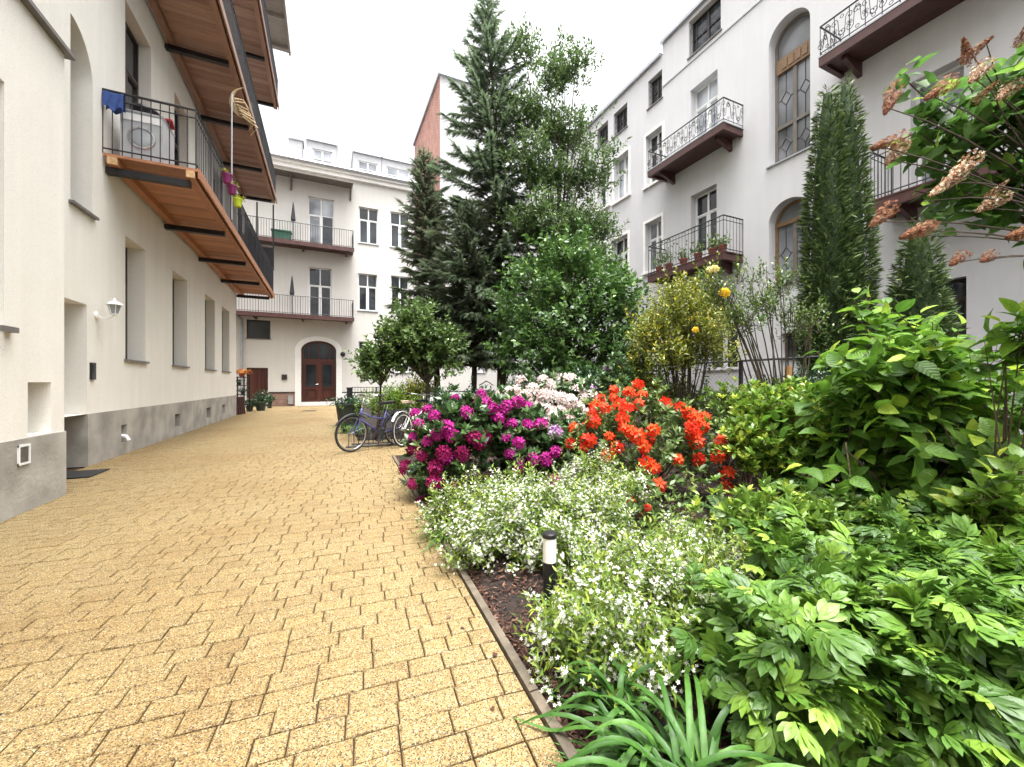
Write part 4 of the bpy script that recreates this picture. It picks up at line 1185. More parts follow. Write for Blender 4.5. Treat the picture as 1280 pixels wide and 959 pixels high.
# bases
mb = MB(); mb.box(EW, EW.px(335.5, 490)[0], a - .301, 0.001, .05, 0, .72); mb.build('brick_base', M['brickbase'], end)
mb = MB(); mb.box(EW, EW.px(335.5, 490)[0], a - .301, 0.001, .075, .722, .79); mb.box(EW, b + .301, 11.5, 0.001, .05, .70, .76); mb.build('base_moulding', M['darkframe'], end)
mb = MB(); mb.box(EW, b + .301, 11.5, 0.001, .04, 0, .698); mb.build('plinth', M['trim'], end)
mb = MB(); s_, z_ = EW.px(355.5, 471.5); mb.box(EW, s_ - .13, s_ + .13, .001, .06, z_ - .14, z_ + .14); mb.box(EW, s_ - .08, s_ + .08, .0605, .066, z_ - .02, z_ + .08); mb.build('letter_box', M['darkframe'], end)
mb = MB(); s_, z_ = EW.px(428.5, 443); mb.lathe(EW.pt(s_, .001, z_), [(.13, 0), (.14, -.05), (.10, -.12), (.03, -.15)], 14, (0, 1, 0)); mb.build('wall_light', M['black'], end)
mb = MB(); s_, z_ = EW.px(363.5, 501); mb.box(EW, s_ - .12, s_ + .12, .076, .2, .12, .55); mb.box(EW, s_ - .13, s_ + .13, .076, .21, .552, .58); mb.build('gas_box', M['tin'], end)
mb = MB(); s_ = EW.px(302.5, 450)[0]; mb.tube([EW.pt(s_, .1, .1), EW.pt(s_, .1, 4.6)], .065, 8); mb.tube([EW.pt(s_, .1, 4.6), EW.pt(s_ - .5, .1, 5.2), EW.pt(s_ - .5, .1, zc_ - .2)], .065, 8); mb.build('drainpipe', M['tin'], end)
# balconies of the end house
def end_balcony(zb, sa_, sb, dpt, label):
    mb = MB(); mb.box(EW, sa_, sb, .002, dpt, zb, zb + .10); mb.box(EW, sa_ - .01, sb + .02, dpt + .001, dpt + .05, zb - .10, zb + .12)
    d = mb.build('balcony', M['maroon'], end); d['label'] = label
    for ss in np.linspace(sa_ + .4, sb - .4, 4):
        m2 = MB(); m2.box(EW, ss, ss + .1, .002, dpt - .05, zb - .14, zb - .002); m2.build('bracket', M['maroon'], d)
    rl = railing(EW, sa_ + .03, sb - .03, dpt - .02, zb + .102, 1.0, .12, .009, 'rails'); rl.build('railing', M['iron'], d)
    return d
sb = EW.px(442.3, 400, 1.0)[0]
eb1 = end_balcony(EW.px(442, 400, 1.0)[1], -6.2, sb, 1.0, 'lower balcony of the end house'); eb2 = end_balcony(EW.px(442, 313, 1.0)[1], -6.2, sb, 1.0, 'upper balcony of the end house')
zf = EW.px(442, 313, 1.0)[1] + .102
mb = MB(); s_ = EW.px(352, 295, .6)[0]; mb.box(EW, s_ - .45, s_ + .45, .35, .8, zf, zf + .5); mb.box(EW, s_ - .48, s_ + .48, .32, .83, zf + .502, zf + .56)
tag(mb.build('storage_box', M['greenbox'], loc=EW.pt(s_, .6, zf)), 'dark green storage box on the upper balcony of the end house', 'box')
for (px_, py0, py1, nm) in ((366.5, 254, 284, 'upper'), (365, 346, 374, 'lower')):
    s_, z1 = EW.px(px_, py0, .5); zz = (EW.px(442, 313, 1.0)[1] if nm == 'upper' else EW.px(442, 400, 1.0)[1]) + .102
    p_ = thing('folded_parasol', f'folded grey parasol standing on the {nm} balcony of the end house', 'parasol', EW.pt(s_, .5, zz), 'folded parasols on the end balconies')
    mb = MB(); mb.tube([EW.pt(s_, .5, zz), EW.pt(s_, .5, z1 + .05)], .02, 6); mb.lathe(EW.pt(s_, .5, zz), [(.2, 0), (.2, .05), (.05, .08)], 12); mb.build('pole', M['iron'], p_)
    mb = MB(); mb.lathe(EW.pt(s_, .5, z1 - 1.0), [(.10, 0), (.12, .1), (.06, .7), (.025, 1.0)], 9); mb.build('canopy', M['iron'], p_)

# ------------------------------------------------------------------ tall brick house behind
bx = 6.56
br = thing('tall_brick_house', 'tall house behind the trees, red brick side and blank grey gable', 'building', (bx, 26, 0))
zt_ = pz(548, 100, 26.4)[2]
mb = MB(); mb.poly([(bx, 25.6, 0), (bx, 34, 0), (bx, 34, zt_), (bx, 25.6, zt_)])
mb.poly([(bx, 34, 0), (13, 34, 0), (13, 34, zt_ - .0), (bx, 34, zt_)]); mb.build('brick_wall', M['brick'], br)
mb = MB(); mb.poly([(bx + .002, 25.598, 0), (13, 25.598, 0), (13, 25.598, zt_), (bx + .002, 25.598, zt_)]); mb.poly([(13, 25.598, 0), (13, 34, 0), (13, 34, zt_), (13, 25.598, zt_)])
mb.build('gable_wall', M['gable'], br)
mb = MB(); mb.mesh8([(bx - .12, 25.4, zt_ + .002), (13.1, 25.4, zt_ + .002), (13.1, 34.1, zt_ + .002), (bx - .12, 34.1, zt_ + .002), (bx - .12, 25.4, zt_ + .22), (13.1, 25.4, zt_ + .22), (13.1, 34.1, zt_ + .22), (bx - .12, 34.1, zt_ + .22)])
mb.build('roof', M['tin'], br)
mb = MB(); mb.mesh8([(bx + 1.2, 26.2, zt_ + .225), (12, 26.2, zt_ + .225), (12, 30, zt_ + .225), (bx + 1.2, 30, zt_ + .225), (bx + 1.2, 26.2, zt_ + .8), (12, 26.2, zt_ + .8), (12, 30, zt_ + .8), (bx + 1.2, 30, zt_ + .8)])
mb.build('roof_box', M['gable'], br)

# ------------------------------------------------------------------ right building
RW = Frame((XR, 0), (0, 1), (-1, 0))
right = thing('apartment_house', 'pale grey rendered house with iron balconies and arched windows on the right', 'building', (XR, 9, 0))
s_step = RW.px(828.5, 54)[0]; z_hi = RW.px(860, 24)[1]; z_lo = RW.px(800, 97)[1]
R_ops = []
def ro(L, R, t, b, **k):
    o = opening(RW, L, R, t, b, **k); R_ops.append(o); return o
att = [ro(861, 901, 0, 37.5, dep=.2), ro(810, 827.6, 86, 122, dep=.2), ro(767, 784, 127.6, 158, dep=.2), ro(746, 760, 150, 176, dep=.2)]
att[0]['z1'] = RW.px(901, -12)[1]
wA = ro(807.5, 828, 156, 222, dep=.25)
wB = [ro(767.5, 786, 186.7, 243, dep=.25), ro(746.5, 761, 207, 256, dep=.25)]
wC = ro(806.7, 827.4, 270, 334, dep=.25)
wD = [ro(765, 785, 291.8, 349, dep=.25), ro(744, 759, 303, 354, dep=.25)]
dU = ro(863, 897, 86, 150, dep=.25); dU['z0'] = 9.16
dL = ro(863.5, 895.8, 229, 300, dep=.25); dL['z0'] = 5.27
aU = ro(960.7, 1012.7, 60, 190, dep=.32); aU['z0'] = RW.px(961.4, 209)[1]; aU['z1'] = RW.px(1008, 6)[1] + .15; aU['arch'] = (aU['s1'] - aU['s0']) / 2
aL = dict(aU); aL['z0'] = RW.px(963.6, 358)[1]; aL['z1'] = RW.px(988, 247)[1]; aL['arch'] = (aU['s1'] - aU['s0']) / 2; R_ops.append(aL)
wR1 = dict(s0=RW.px(1205, 110)[0], s1=RW.px(1138, 110)[0], z0=5.35, z1=RW.px(1200, 72)[1], dep=.25); R_ops.append(wR1)
wR2 = ro(1182, 1208, 345, 420, dep=.2); wR2['s1'] = wR2['s0'] + 1.25
wG = [ro(977, 998, 415, 447, dep=.2), ro(795, 815, 385, 420, dep=.25), ro(745, 765, 395, 425, dep=.25), dict(s0=8.6, s1=9.8, z0=1.7, z1=3.6, dep=.25)]
R_ops += [wG[3]]
for o in wG[1:3]: o['z0'] = 1.7; o['z1'] = 3.7
mb = MB()
near = [o for o in R_ops if o['s1'] < s_step]; far = [o for o in R_ops if o['s0'] >= s_step]
mid = [o for o in R_ops if o not in near and o not in far]
for o in mid: o['s0'] = s_step + .02; far.append(o)
facade(mb, RW, -7, s_step, 0, z_hi, near, .25); facade(mb, RW, s_step, YE, 0, z_lo, far, .25)
mb.poly([RW.pt(s_step, 0, z_lo), RW.pt(s_step, -8, z_lo), RW.pt(s_step, -8, z_hi), RW.pt(s_step, 0, z_hi)])
mb.poly([RW.pt(-7, 0, 0), RW.pt(-7, -8, 0), RW.pt(-7, -8, z_hi), RW.pt(-7, 0, z_hi)]); mb.poly([RW.pt(YE, 0, 0), RW.pt(YE, -8, 0), RW.pt(YE, -8, z_lo), RW.pt(YE, 0, z_lo)])
mb.poly([RW.pt(-7, -8, 0), RW.pt(YE, -8, 0), RW.pt(YE, -8, z_lo), RW.pt(-7, -8, z_lo)])
mb.build('wall', M['grey_pl'], right)
mb = MB(); mb.box(RW, -7, s_step + .05, -8, .12, z_hi + .002, z_hi + .12); mb.box(RW, s_step + .06, YE, -8, .12, z_lo + .002, z_lo + .12); mb.box(RW, -7, s_step, .002, .03, z_hi - 1.65, z_hi - 1.60); mb.build('roof', M['tin'], right)
for o in att:
    f = window(right, RW, o, .2, 'two', 'darkframe', 'glass', sill='darksill')
    # iron window guard of curls
    g = MB(); a, b, c, d = o['s0'], o['s1'], o['z0'], o['z1']
    k = 5
    for i in range(k + 1): g.tube([RW.pt(a + (b - a) * i / k, -.08, c), RW.pt(a + (b - a) * i / k, -.08, c + (d - c) * .8)], .009, 4)
    g.tube([RW.pt(a, -.08, c + (d - c) * .8), RW.pt(b, -.08, c + (d - c) * .8)], .012, 4)
    for i in range(k):
        for j in range(3):
            cc_ = (a + (b - a) * (i + .5) / k, c + (d - c) * (.15 + .25 * j))
            g.tube([RW.pt(cc_[0] + .09 * (1 - t) * math.cos(t * 9), -.08, cc_[1] + .09 * (1 - t) * math.sin(t * 9)) for t in np.linspace(0, .85, 14)], .007, 3)
    g.build('window_guard', M['iron'], f)
def trimmed(o):
    mb = MB(); a, b, c, d = o['s0'], o['s1'], o['z0'], o['z1']; t = .10
    mb.box(RW, a - t, a - .001, .001, .03, c, d + t); mb.box(RW, b + .001, b + t, .001, .03, c, d + t); mb.box(RW, a, b, .001, .03, d + .001, d + t)
    mb.box(RW, a - t - .04, b + t + .04, .001, .09, c - .09, c - .004)
    return mb
for o in [wA, wC] + wB + wD + wG[1:3]:
    f = window(right, RW, o, .22, 'cross', 'white', 'glass_pale' if o in (wB[0], wC) else 'glass', sill=None)
    trimmed(o).build('surround', M['trim'], f)
window(right, RW, dU, .25, 'door', 'white', 'glass_pale', sill=None); window(right, RW, dL, .25, 'door', 'white', sill=None)
window(right, RW, wR1, .25, 'cross', 'white', 'glass_pale', sill='tin'); window(right, RW, wR2, .2, 'cross', 'darkframe', sill='tin'); window(right, RW, wG[0], .2, 'two', 'darkframe', sill='tin'); window(right, RW, wG[3], .2, 'cross', 'white', sill='tin')
# arched stair windows with leaded lights
for o, nm in ((aU, 'tall arched stair window with carved wooden band'), (aL, 'lower arched window with leaded star pattern')):
    f = window(right, RW, o, .30, 'plain', 'greyframe' if o is aU else 'leadwood', 'glass_lead', 'tin', bw=.08, label=nm)
    a, b, c, d = o['s0'], o['s1'], o['z0'], o['z1']; sp_ = d - o['arch']; m_ = (a + b) / 2
    mb = MB(); n0 = -.30
    if o is aU:
        mb.box(RW, a + .09, b - .09, n0 - .06, n0 + .05, sp_ - .78, sp_ - .36)
        for k in range(4): mb.box(RW, a + .2 + k * (b - a - .4) / 4, a + .2 + (k + .8) * (b - a - .4) / 4, n0 + .052, n0 + .07, sp_ - .70, sp_ - .44)
        mb.build('carved_band', M['leadwood'], f)
        mb = MB(); hz = sp_ - .78
    else:
        mb.box(RW, a + .09, b - .09, n0 - .06, n0 + .04, sp_ - .06, sp_ + .05); mb.build('carved_band', M['leadwood'], f); mb = MB(); hz = sp_ - .06
    mb.box(RW, m_ - .05, m_ + .05, n0 - .06, n0 + .012, c + .09, hz - .001)
    mz = c + (hz - c) * .42
    if o is aU: mb.box(RW, a + .09, m_ - .05, n0 - .06, n0 + .02, mz - .05, mz + .05); mb.box(RW, m_ + .05, b - .09, n0 - .06, n0 + .02, mz - .05, mz + .05)
    mb.build('mullion', M['greyframe'], f)
    rows = ((c + .09, mz - .05), (mz + .05, hz)) if o is aU else ((c + .09, hz),)
    for z0, z1 in rows:
        for s0, s1 in ((a + .09, m_ - .05), (m_ + .05, b - .09)):
            ld = MB(); ms, mz_ = (s0 + s1) / 2, (z0 + z1) / 2; q = .14
            D = [(ms, mz_ + q * 1.4), (ms + q, mz_), (ms, mz_ - q * 1.4), (ms - q, mz_)]
            for i in range(4): ld.tube([RW.pt(D[i][0], n0 - .028, D[i][1]), RW.pt(D[(i + 1) % 4][0], n0 - .028, D[(i + 1) % 4][1])], .011, 4)
            for p, e in zip(D, ((ms, z1), (s1, mz_), (ms, z0), (s0, mz_))): ld.tube([RW.pt(p[0], n0 - .028, p[1]), RW.pt(e[0], n0 - .028, e[1])], .010, 4)
            ld.build('leading', M['iron'], f)
# iron balconies
def right_balcony(zb, s0, s1, dpt, style, label, rh):
    mb = MB(); mb.box(RW, s0, s1, .002, dpt - .10, zb + .06, zb + .17); mb.box(RW, s0 - .02, s1 + .02, dpt - .099, dpt, zb - .02, zb + .19)
    mb.box(RW, s0 - .02, s0 + .08, .002, dpt - .1, zb - .02, zb + .059); mb.box(RW, s1 - .08, s1 + .02, .002, dpt - .1, zb - .02, zb + .059)
    d = mb.build('balcony', M['maroon'], right); d['label'] = label
    m2 = MB(); m2.box(RW, s0 - .03, s1 + .03, .002, dpt + .01, zb + .192, zb + .225); m2.build('slab_edge', M['tin'] if style == 'scroll' else M['maroon'], d)
    for ss in (s0 + .35, s1 - .45):
        m2 = MB(); m2.mesh8([RW.pt(ss, .002, zb - .28), RW.pt(ss + .1, .002, zb - .28), RW.pt(ss + .1, dpt * .75, zb - .05), RW.pt(ss, dpt * .75, zb - .05), RW.pt(ss, .002, zb + .059), RW.pt(ss + .1, .002, zb + .059), RW.pt(ss + .1, dpt * .75, zb + .059), RW.pt(ss, dpt * .75, zb + .059)])
        m2.build('bracket', M['maroon'], d)
    rl = railing(RW, s0, s1, dpt - .03, zb + .226, rh, .125, .009, style); rl.build('railing', M['iron'], d)
    return d
right_balcony(5.02, 8.43, 11.55, .9, 'bars', 'balcony with plain bars and potted plants', 1.08)
right_balcony(8.92, 8.43, 11.55, .9, 'scroll', 'upper balcony with scrollwork railing by the arched window', .72)
right_balcony(8.92, 1.6, 5.8, .9, 'scroll', 'wide scrollwork balcony at the upper right', .72)
right_balcony(5.02, 0.6, 4.8, .9, 'bars', 'plain barred balcony behind the lilac', 1.08)
# pot plants on the lower right-hand balcony
bz_ = 5.25
k = 0
for s, h, lab in ((11.2, .7, 'bushy pot plant at the far corner of the barred balcony'), (10.75, .9, 'tall leggy pot plant near the far end of the barred balcony'), (10.1, .45, 'low red pot plant in the middle of the barred balcony'),
                  (9.5, .5, 'pot plant in front of the balcony door'), (8.95, .55, 'pot plant near the close corner of the barred balcony'), (8.62, .3, 'small terracotta pot at the close end of the barred balcony')):
    p = RW.pt(s, .68, bz_)
    t = thing('balcony_pot_plant', lab, 'pot plant', p, 'pot plants on the barred balcony')
    mb = MB(); mb.lathe(p, [(.09, 0), (.13, .2), (.14, .2), (.14, .24), (.12, .24)], 12); mb.build('pot', M['terracotta'], t)
    fo = Fol(); n = 90
    q = np.array(p) + np.array((0, 0, .25)) + np.abs(rng.normal(size=(n, 3))) * (0, 0, h * .4) + rng.normal(size=(n, 3)) * (.11, .13, .02)
    fo.add(T_SIMPLE, q, frames(rdir(n) + UP * .5, rdir(n)), .09 + .05 * rng.random(n), rng.random(n))
    fo.build('leaves', M['smalltree'], t)
    mb = MB()
    for i in range(4): mb.tube([p, tuple(np.array(p) + (rng.normal() * .08, rng.normal() * .08, .2 + h * .7))], .006, 4)
    mb.build('stem', M['greenstem'], t)

# ------------------------------------------------------------------ garden
def blob(px, py, d, r, rz=None):
    r = (r, r, rz or r) if not hasattr(r, '__len__') else r
    return (pz(px, py, d), np.array(r, float))
def gblob(px, d, z, r, rz):
    p = pg(px, d); p[2] = z
    return (p, np.array((r, r, rz), float))

# bark mulch
fo = Fol()
n = 62000
X = 0.74 + rng.random(n) ** 1.5 * 5.2; Y = 0.7 + rng.random(n) ** 1.1 * 6.4
X = np.maximum(X, 0.735 + 0.047 * Y)
Z = np.array([soil_z(a, b) for a, b in zip(X, Y)]) + 0.008 + rng.random(n) * 0.012
d = rdir(n); d[:, 2] *= 0.25
nn = rdir(n) * 0.5 + UP
fo.add(leaf_simple(0.13, 0.03, 0.02), np.stack([X, Y, Z], 1), frames(d, nn), 0.018 + 0.034 * rng.random(n) ** 1.6, rng.random(n) ** 1.3)
o = fo.build('bark_mulch', M['chip']); tag(o, 'dark brown bark mulch covering the flower bed', 'mulch', kind='stuff')

# --- conifers and trees
def trunk(name, parent, base, top, r0, r1, mat='bark', wob=0.1, k=9):
    mb = MB(); base = np.array(base); top = np.array(top); pts = []
    w = rng.normal(size=(2,)) * wob
    for t in np.linspace(0, 1, 12):
        p = base + (top - base) * t + np.array((w[0] * math.sin(t * 3), w[1] * math.sin(t * 4), 0)); pts.append(tuple(p))
    mb.tube(pts, [r0 * (1.25 if t == 0 else 1) * (1 - t) + r1 * t for t in np.linspace(0, 1, 12)], k)
    return mb.build(name, M[mat], parent, smooth=True), pts

T_SPR = spray(11, 0.75, 0.030, 0.22)
T_SPR2 = spray(9, 0.95, 0.045, 0.35)
T_FAN = spray(9, 0.55, 0.050, 0.05)

def conifer(parent, base, top, z_low, rfun, mat, nb, droop, rise, size, nside=6, tpl=T_SPR, limb=True, gap=0.0):
    base = np.array(base); top = np.array(top); H = top[2] - z_low
    P = []; D = []; Nn = []; S = []
    mb = MB()
    for i in range(nb):
        t = (i + rng.random()) / nb
        z = z_low + H * t
        f = (z - base[2]) / (top[2] - base[2]); c = base + (top - base) * f
        L = rfun(t) * (0.55 + 0.62 * rng.random())
        if rng.random() < gap: L *= 0.45
        az = i * 2.39996 + rng.normal() * 0.25
        h = np.array((math.cos(az), math.sin(az), 0))
        up = rise + (1 - rise) * t * 0.9
        m = 7
        pts = []
        for q in np.linspace(0, 1, m):
            p = c + h * L * q + UP * (L * (up * q * 0.75 - droop * q * q * (1.15 - t)))
            if q > 0.75: p = p + UP * L * 0.10 * (q - 0.75) * 3
            pts.append(p)
        if limb: mb.tube(pts, [0.028 * (1 - 0.85 * q) * (1.2 - t) + 0.006 for q in np.linspace(0, 1, m)], 4, cap=False)
        ns = max(3, int(L * nside * 3))
        for q in range(ns):
            u = 0.18 + 0.82 * (q + rng.random()) / ns
            k = min(int(u * (m - 1)), m - 2); fr_ = u * (m - 1) - k
            p = pts[k] * (1 - fr_) + pts[k + 1] * fr_
            tang = unit(pts[k + 1] - pts[k])
            side = np.cross(tang, UP) * (1 if q % 2 else -1)
            dd = tang * (0.75 + 0.5 * u) + side * (0.9 * (1.15 - u)) + UP * (rng.normal() * 0.2 - droop * 0.5) + rng.normal(size=3) * 0.18
            P.append(p); D.append(dd); Nn.append(UP + rng.normal(size=3) * 0.45); S.append(size * (0.7 + 0.6 * rng.random()) * (1.1 - 0.35 * t))
    P = np.array(P); D = np.array(D); Nn = np.array(Nn); S = np.array(S)
    fo = Fol(); n = len(P)
    cl = np.repeat(rng.random(n // 8 + 1), 8)[:n]
    fo.add(tpl, P, frames(D, Nn), S, np.clip(0.25 + 0.5 * cl * rng.random(n) + 0.15 * rng.random(n), 0, 1))
    # hanging twiglets underneath
    s2 = rng.random(n) < 0.7
    fo.add(tpl, P[s2], frames(D[s2] * 0.6 + rng.normal(size=(s2.sum(), 3)) * 0.3 - UP * 0.7 * droop - UP * 0.1, Nn[s2] + rdir(s2.sum())), S[s2] * 0.85, 0.4 * rng.random(s2.sum()))
    fo.build('crown', M[mat], parent)
    if limb: mb.build('limb', M['bark'], parent)

# tall spruce
b = pg(627, 13); tp = pz(609, -8, 13)
t = thing('spruce_tree', 'tallest dark spruce in the middle of the garden, its spire reaching the top edge', 'tree', b)
trunk('trunk', t, b, tp, 0.17, 0.02, wob=0.08)
def r_spr(t): return 0.16 + 2.65 * (1 - t) ** 0.85 if t > 0.2 else 2.3
conifer(t, b, tp, 3.0, r_spr, 'spruce', 300, 0.34, 0.30, 0.31, 13, T_SPR, gap=0.3)
# left conifers
b = pg(548, 13.6); tp = pz(529, 190, 13.6)
t = thing('cypress_tree', 'feathery grey-green conifer with pointed top left of the tall spruce', 'tree', b)
trunk('trunk', t, b, tp, 0.12, 0.015)
conifer(t, b, tp, 1.9, lambda t: 0.12 + 1.45 * (1 - t) ** 0.75, 'yew', 270, 0.30, 0.40, 0.28, 12, T_SPR2, gap=0.25)
b = pg(591, 12.2); tp = pz(585, 262, 12.2)
t = thing('yew_tree', 'dark low conifer with a bare slim trunk in front of the cypress', 'tree', b)
trunk('trunk', t, b, tp, 0.10, 0.02)
conifer(t, b, tp, 1.75, lambda t: 0.2 + 1.6 * (1 - t) ** 0.6, 'yew', 220, 0.30, 0.35, 0.28, 11, T_SPR2, gap=0.2)

def broad_tree(name, label, base, blobs, mat, nclump, per, cr, L, k, size, r0, fork, young=0.06, tpl=T_SIMPLE, bare=0.4, inner=0.35, limbs=26, upn=0.45, minz=0.3):
    t = thing(name, label, 'tree', base)
    base = np.array(base)
    cen = np.mean([c for c, r in blobs], 0)
    ft = base + (np.array((cen[0], cen[1], 0)) - np.array((base[0], base[1], 0))) * 0.3; ft[2] = fork
    trunk('trunk', t, base, ft, r0, r0 * 0.7, wob=0.03)
    cc, cd, C = clumps(blobs, nclump, inner)
    mb = MB()
    order = rng.permutation(nclump)
    for i in order[:limbs]:
        e = cc[i]; mid = ft * 0.5 + e * 0.5 + np.array((0, 0, 0.12 * np.linalg.norm(e - ft))) + rng.normal(size=3) * 0.08
        s = np.linspace(0, 1, 7)
        mb.tube([ft * (1 - q) ** 2 + 2 * mid * q * (1 - q) + e * q * q for q in s], [r0 * 0.55 * (1 - 0.88 * q) for q in s], 5, cap=False)
    mb.build('limb', M['bark'], t)
    ti = np.repeat(np.arange(nclump), per)
    tips = cc[ti] + rng.normal(size=(nclump * per, 3)) * np.array((cr, cr, cr * 0.7)); tips[:, 2] = np.maximum(tips[:, 2], minz)
    dirs = unit(unit(tips - ft) * 1.0 + cd[ti] * 0.5 + UP * 0.15 + rng.normal(size=tips.shape) * 0.4)
    fo = Fol(); twig_leaves(fo, tpl, tips, dirs, L, k, size, young=young, upn=upn, droop=0.12)
    fo.build('crown', M[mat], t)
    return t

b = pg(690, 12.6)
broad_tree('ash_tree', 'tall thin airy broadleaf tree just right of the spruce, sky showing through', b,
           [blob(697, 95, 12.6, (.55, .55, 1.1)), blob(725, 80, 12.6, (.45, .45, .35)), blob(705, 165, 12.6, (.95, .95, .9)), blob(690, 225, 12.6, (1.0, 1.0, .9)), blob(735, 225, 12.4, (.7, .7, .7)), blob(655, 60, 12.8, (.5, .5, .7)), blob(715, 285, 12.4, (1.0, 1.0, .8)), blob(755, 195, 12.3, (.35, .35, .35)), blob(665, 140, 12.6, (.8, .8, .9)), blob(700, 330, 12.2, (1.2, 1.2, .9)), blob(745, 290, 12.0, (.7, .7, .7)), blob(665, 200, 12.0, (.8, .8, .9)), blob(670, 280, 11.8, (.9, .9, .9)), blob(738, 330, 11.5, (.7, .7, .6))],
           'robinia', 420, 7, 0.24, 0.34, 9, 0.14, 0.09, 3.2, inner=0.2, limbs=34)
b = pg(700, 9.6)
broad_tree('hornbeam_tree', 'dense rounded mid-green broadleaf tree right of the spruce above the white flowers', b,
           [blob(705, 405, 9.5, 1.25, 1.1), blob(662, 372, 9.6, .85, .9), blob(748, 378, 9.5, .85, .8), blob(752, 432, 9.3, .85, .75), blob(668, 440, 9.3, .95, .7), blob(705, 330, 9.6, .8, .6), blob(775, 350, 9.5, .35, .4), blob(690, 470, 9.1, .75, .5), blob(745, 468, 9.1, .75, .5), blob(792, 405, 9.3, .32, .3), blob(640, 335, 9.6, .35, .3), blob(790, 452, 9.2, .3, .25), blob(628, 405, 9.4, .4, .35), blob(730, 300, 9.6, .4, .3), blob(770, 375, 9.2, .4, .25)],
           'broadtree', 260, 9, 0.20, 0.24, 7, 0.135, 0.10, 1.5, tpl=T_WIDE, young=0.10, inner=0.45, limbs=40)
b = pg(538, 9.3)
broad_tree('viburnum_tree', 'small round-headed tree behind the bicycles with two brown stems', b,
           [blob(528, 425, 9.2, .65, .55), blob(550, 445, 9.2, .5, .35), blob(515, 408, 9.3, .45, .4), blob(505, 447, 9.1, .45, .35), blob(492, 402, 9.2, .22, .16), blob(572, 462, 9.0, .25, .16), blob(530, 388, 9.2, .22, .16), blob(560, 420, 9.2, .3, .2), blob(485, 462, 9.0, .22, .12)],
           'smalltree', 120, 8, 0.15, 0.18, 7, 0.115, 0.055, 1.25, tpl=T_WIDE, young=0.15, limbs=24)
b = pg(470, 9.0)
broad_tree('slender_tree', 'slim young tree left of the bicycles with one straight red-brown stem', b,
           [blob(478, 445, 8.9, .42, .32), blob(497, 420, 9.0, .42, .35), blob(464, 462, 8.8, .24, .18), blob(520, 392, 9.1, .3, .2)],
           'smalltree', 80, 7, 0.15, 0.18, 7, 0.115, 0.032, 1.2, tpl=T_WIDE, young=0.15, limbs=18)

# thuja columns
def thuja(base, tops, label):
    t = thing('thuja_column', label, 'tree', base)
    fo = Fol(); mb = MB()
    for (tp, R, zb) in tops:
        H = tp[2]; n = int(5200 * H * R)
        z = zb + (H - zb) * (1 - np.sqrt(rng.random(n) * 0.98)) ** 0.9
        f = z / H
        prof = np.minimum(1.0, 0.72 + f * 1.1) * np.power(np.clip(1 - f, 0, 1), 0.55) * 1.22
        az = rng.random(n) * 2 * PI
        lump = 1 + 0.06 * np.sin(az * 3 + z * 3.1) + 0.08 * np.sin(az * 6 - z * 7.3) + 0.09 * np.sin(az * 11 + z * 9.7) + 0.03 * rng.normal(size=n)
        r = R * prof * lump * (0.84 + 0.18 * rng.random(n))
        cx_ = base[0] + (tp[0] - base[0]) * np.minimum(1, f * 1.6); cy_ = base[1] + (tp[1] - base[1]) * np.minimum(1, f * 1.6)
        rad = np.stack([np.cos(az), np.sin(az), z * 0], 1)
        P = np.stack([cx_ + r * np.cos(az), cy_ + r * np.sin(az), z], 1)
        D = rad * 0.9 + UP * (0.15 + 0.5 * rng.random(n))[:, None] + rng.normal(size=(n, 3)) * 0.38
        Nn = np.cross(rad, UP) * rng.normal(size=n)[:, None] * 0.6 + rng.normal(size=(n, 3)) * 0.35 + UP * .8
        fo.add(T_FAN, P, frames(D, Nn), 0.07 + 0.09 * rng.random(n) ** 1.5, np.clip(rng.random(n) ** 1.2, 0, 1))
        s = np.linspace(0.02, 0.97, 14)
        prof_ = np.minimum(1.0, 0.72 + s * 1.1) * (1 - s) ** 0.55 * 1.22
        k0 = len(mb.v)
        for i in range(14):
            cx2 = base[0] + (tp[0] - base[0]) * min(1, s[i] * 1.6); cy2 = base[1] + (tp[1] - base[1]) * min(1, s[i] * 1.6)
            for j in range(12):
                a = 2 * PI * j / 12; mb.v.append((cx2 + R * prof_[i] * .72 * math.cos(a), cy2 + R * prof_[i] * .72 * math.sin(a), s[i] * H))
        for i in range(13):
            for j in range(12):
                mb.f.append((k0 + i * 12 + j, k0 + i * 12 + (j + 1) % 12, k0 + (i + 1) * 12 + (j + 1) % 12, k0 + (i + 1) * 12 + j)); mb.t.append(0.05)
    fo.build('foliage', M['thuja'], t)
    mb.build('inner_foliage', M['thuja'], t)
    return t
b = pg(1045, 7.4)
thuja(b, [(pz(1034, 104, 7.4), 0.45, 0.2), (pz(1057, 94, 7.5), 0.48, 0.2)], 'tall twin-topped dark green thuja column before the grey wall')
b = pg(1148, 6.6)
thuja(b, [(pz(1148, 268, 6.6), 0.46, 0.2)], 'shorter single thuja column behind the broad-leaved shrub')

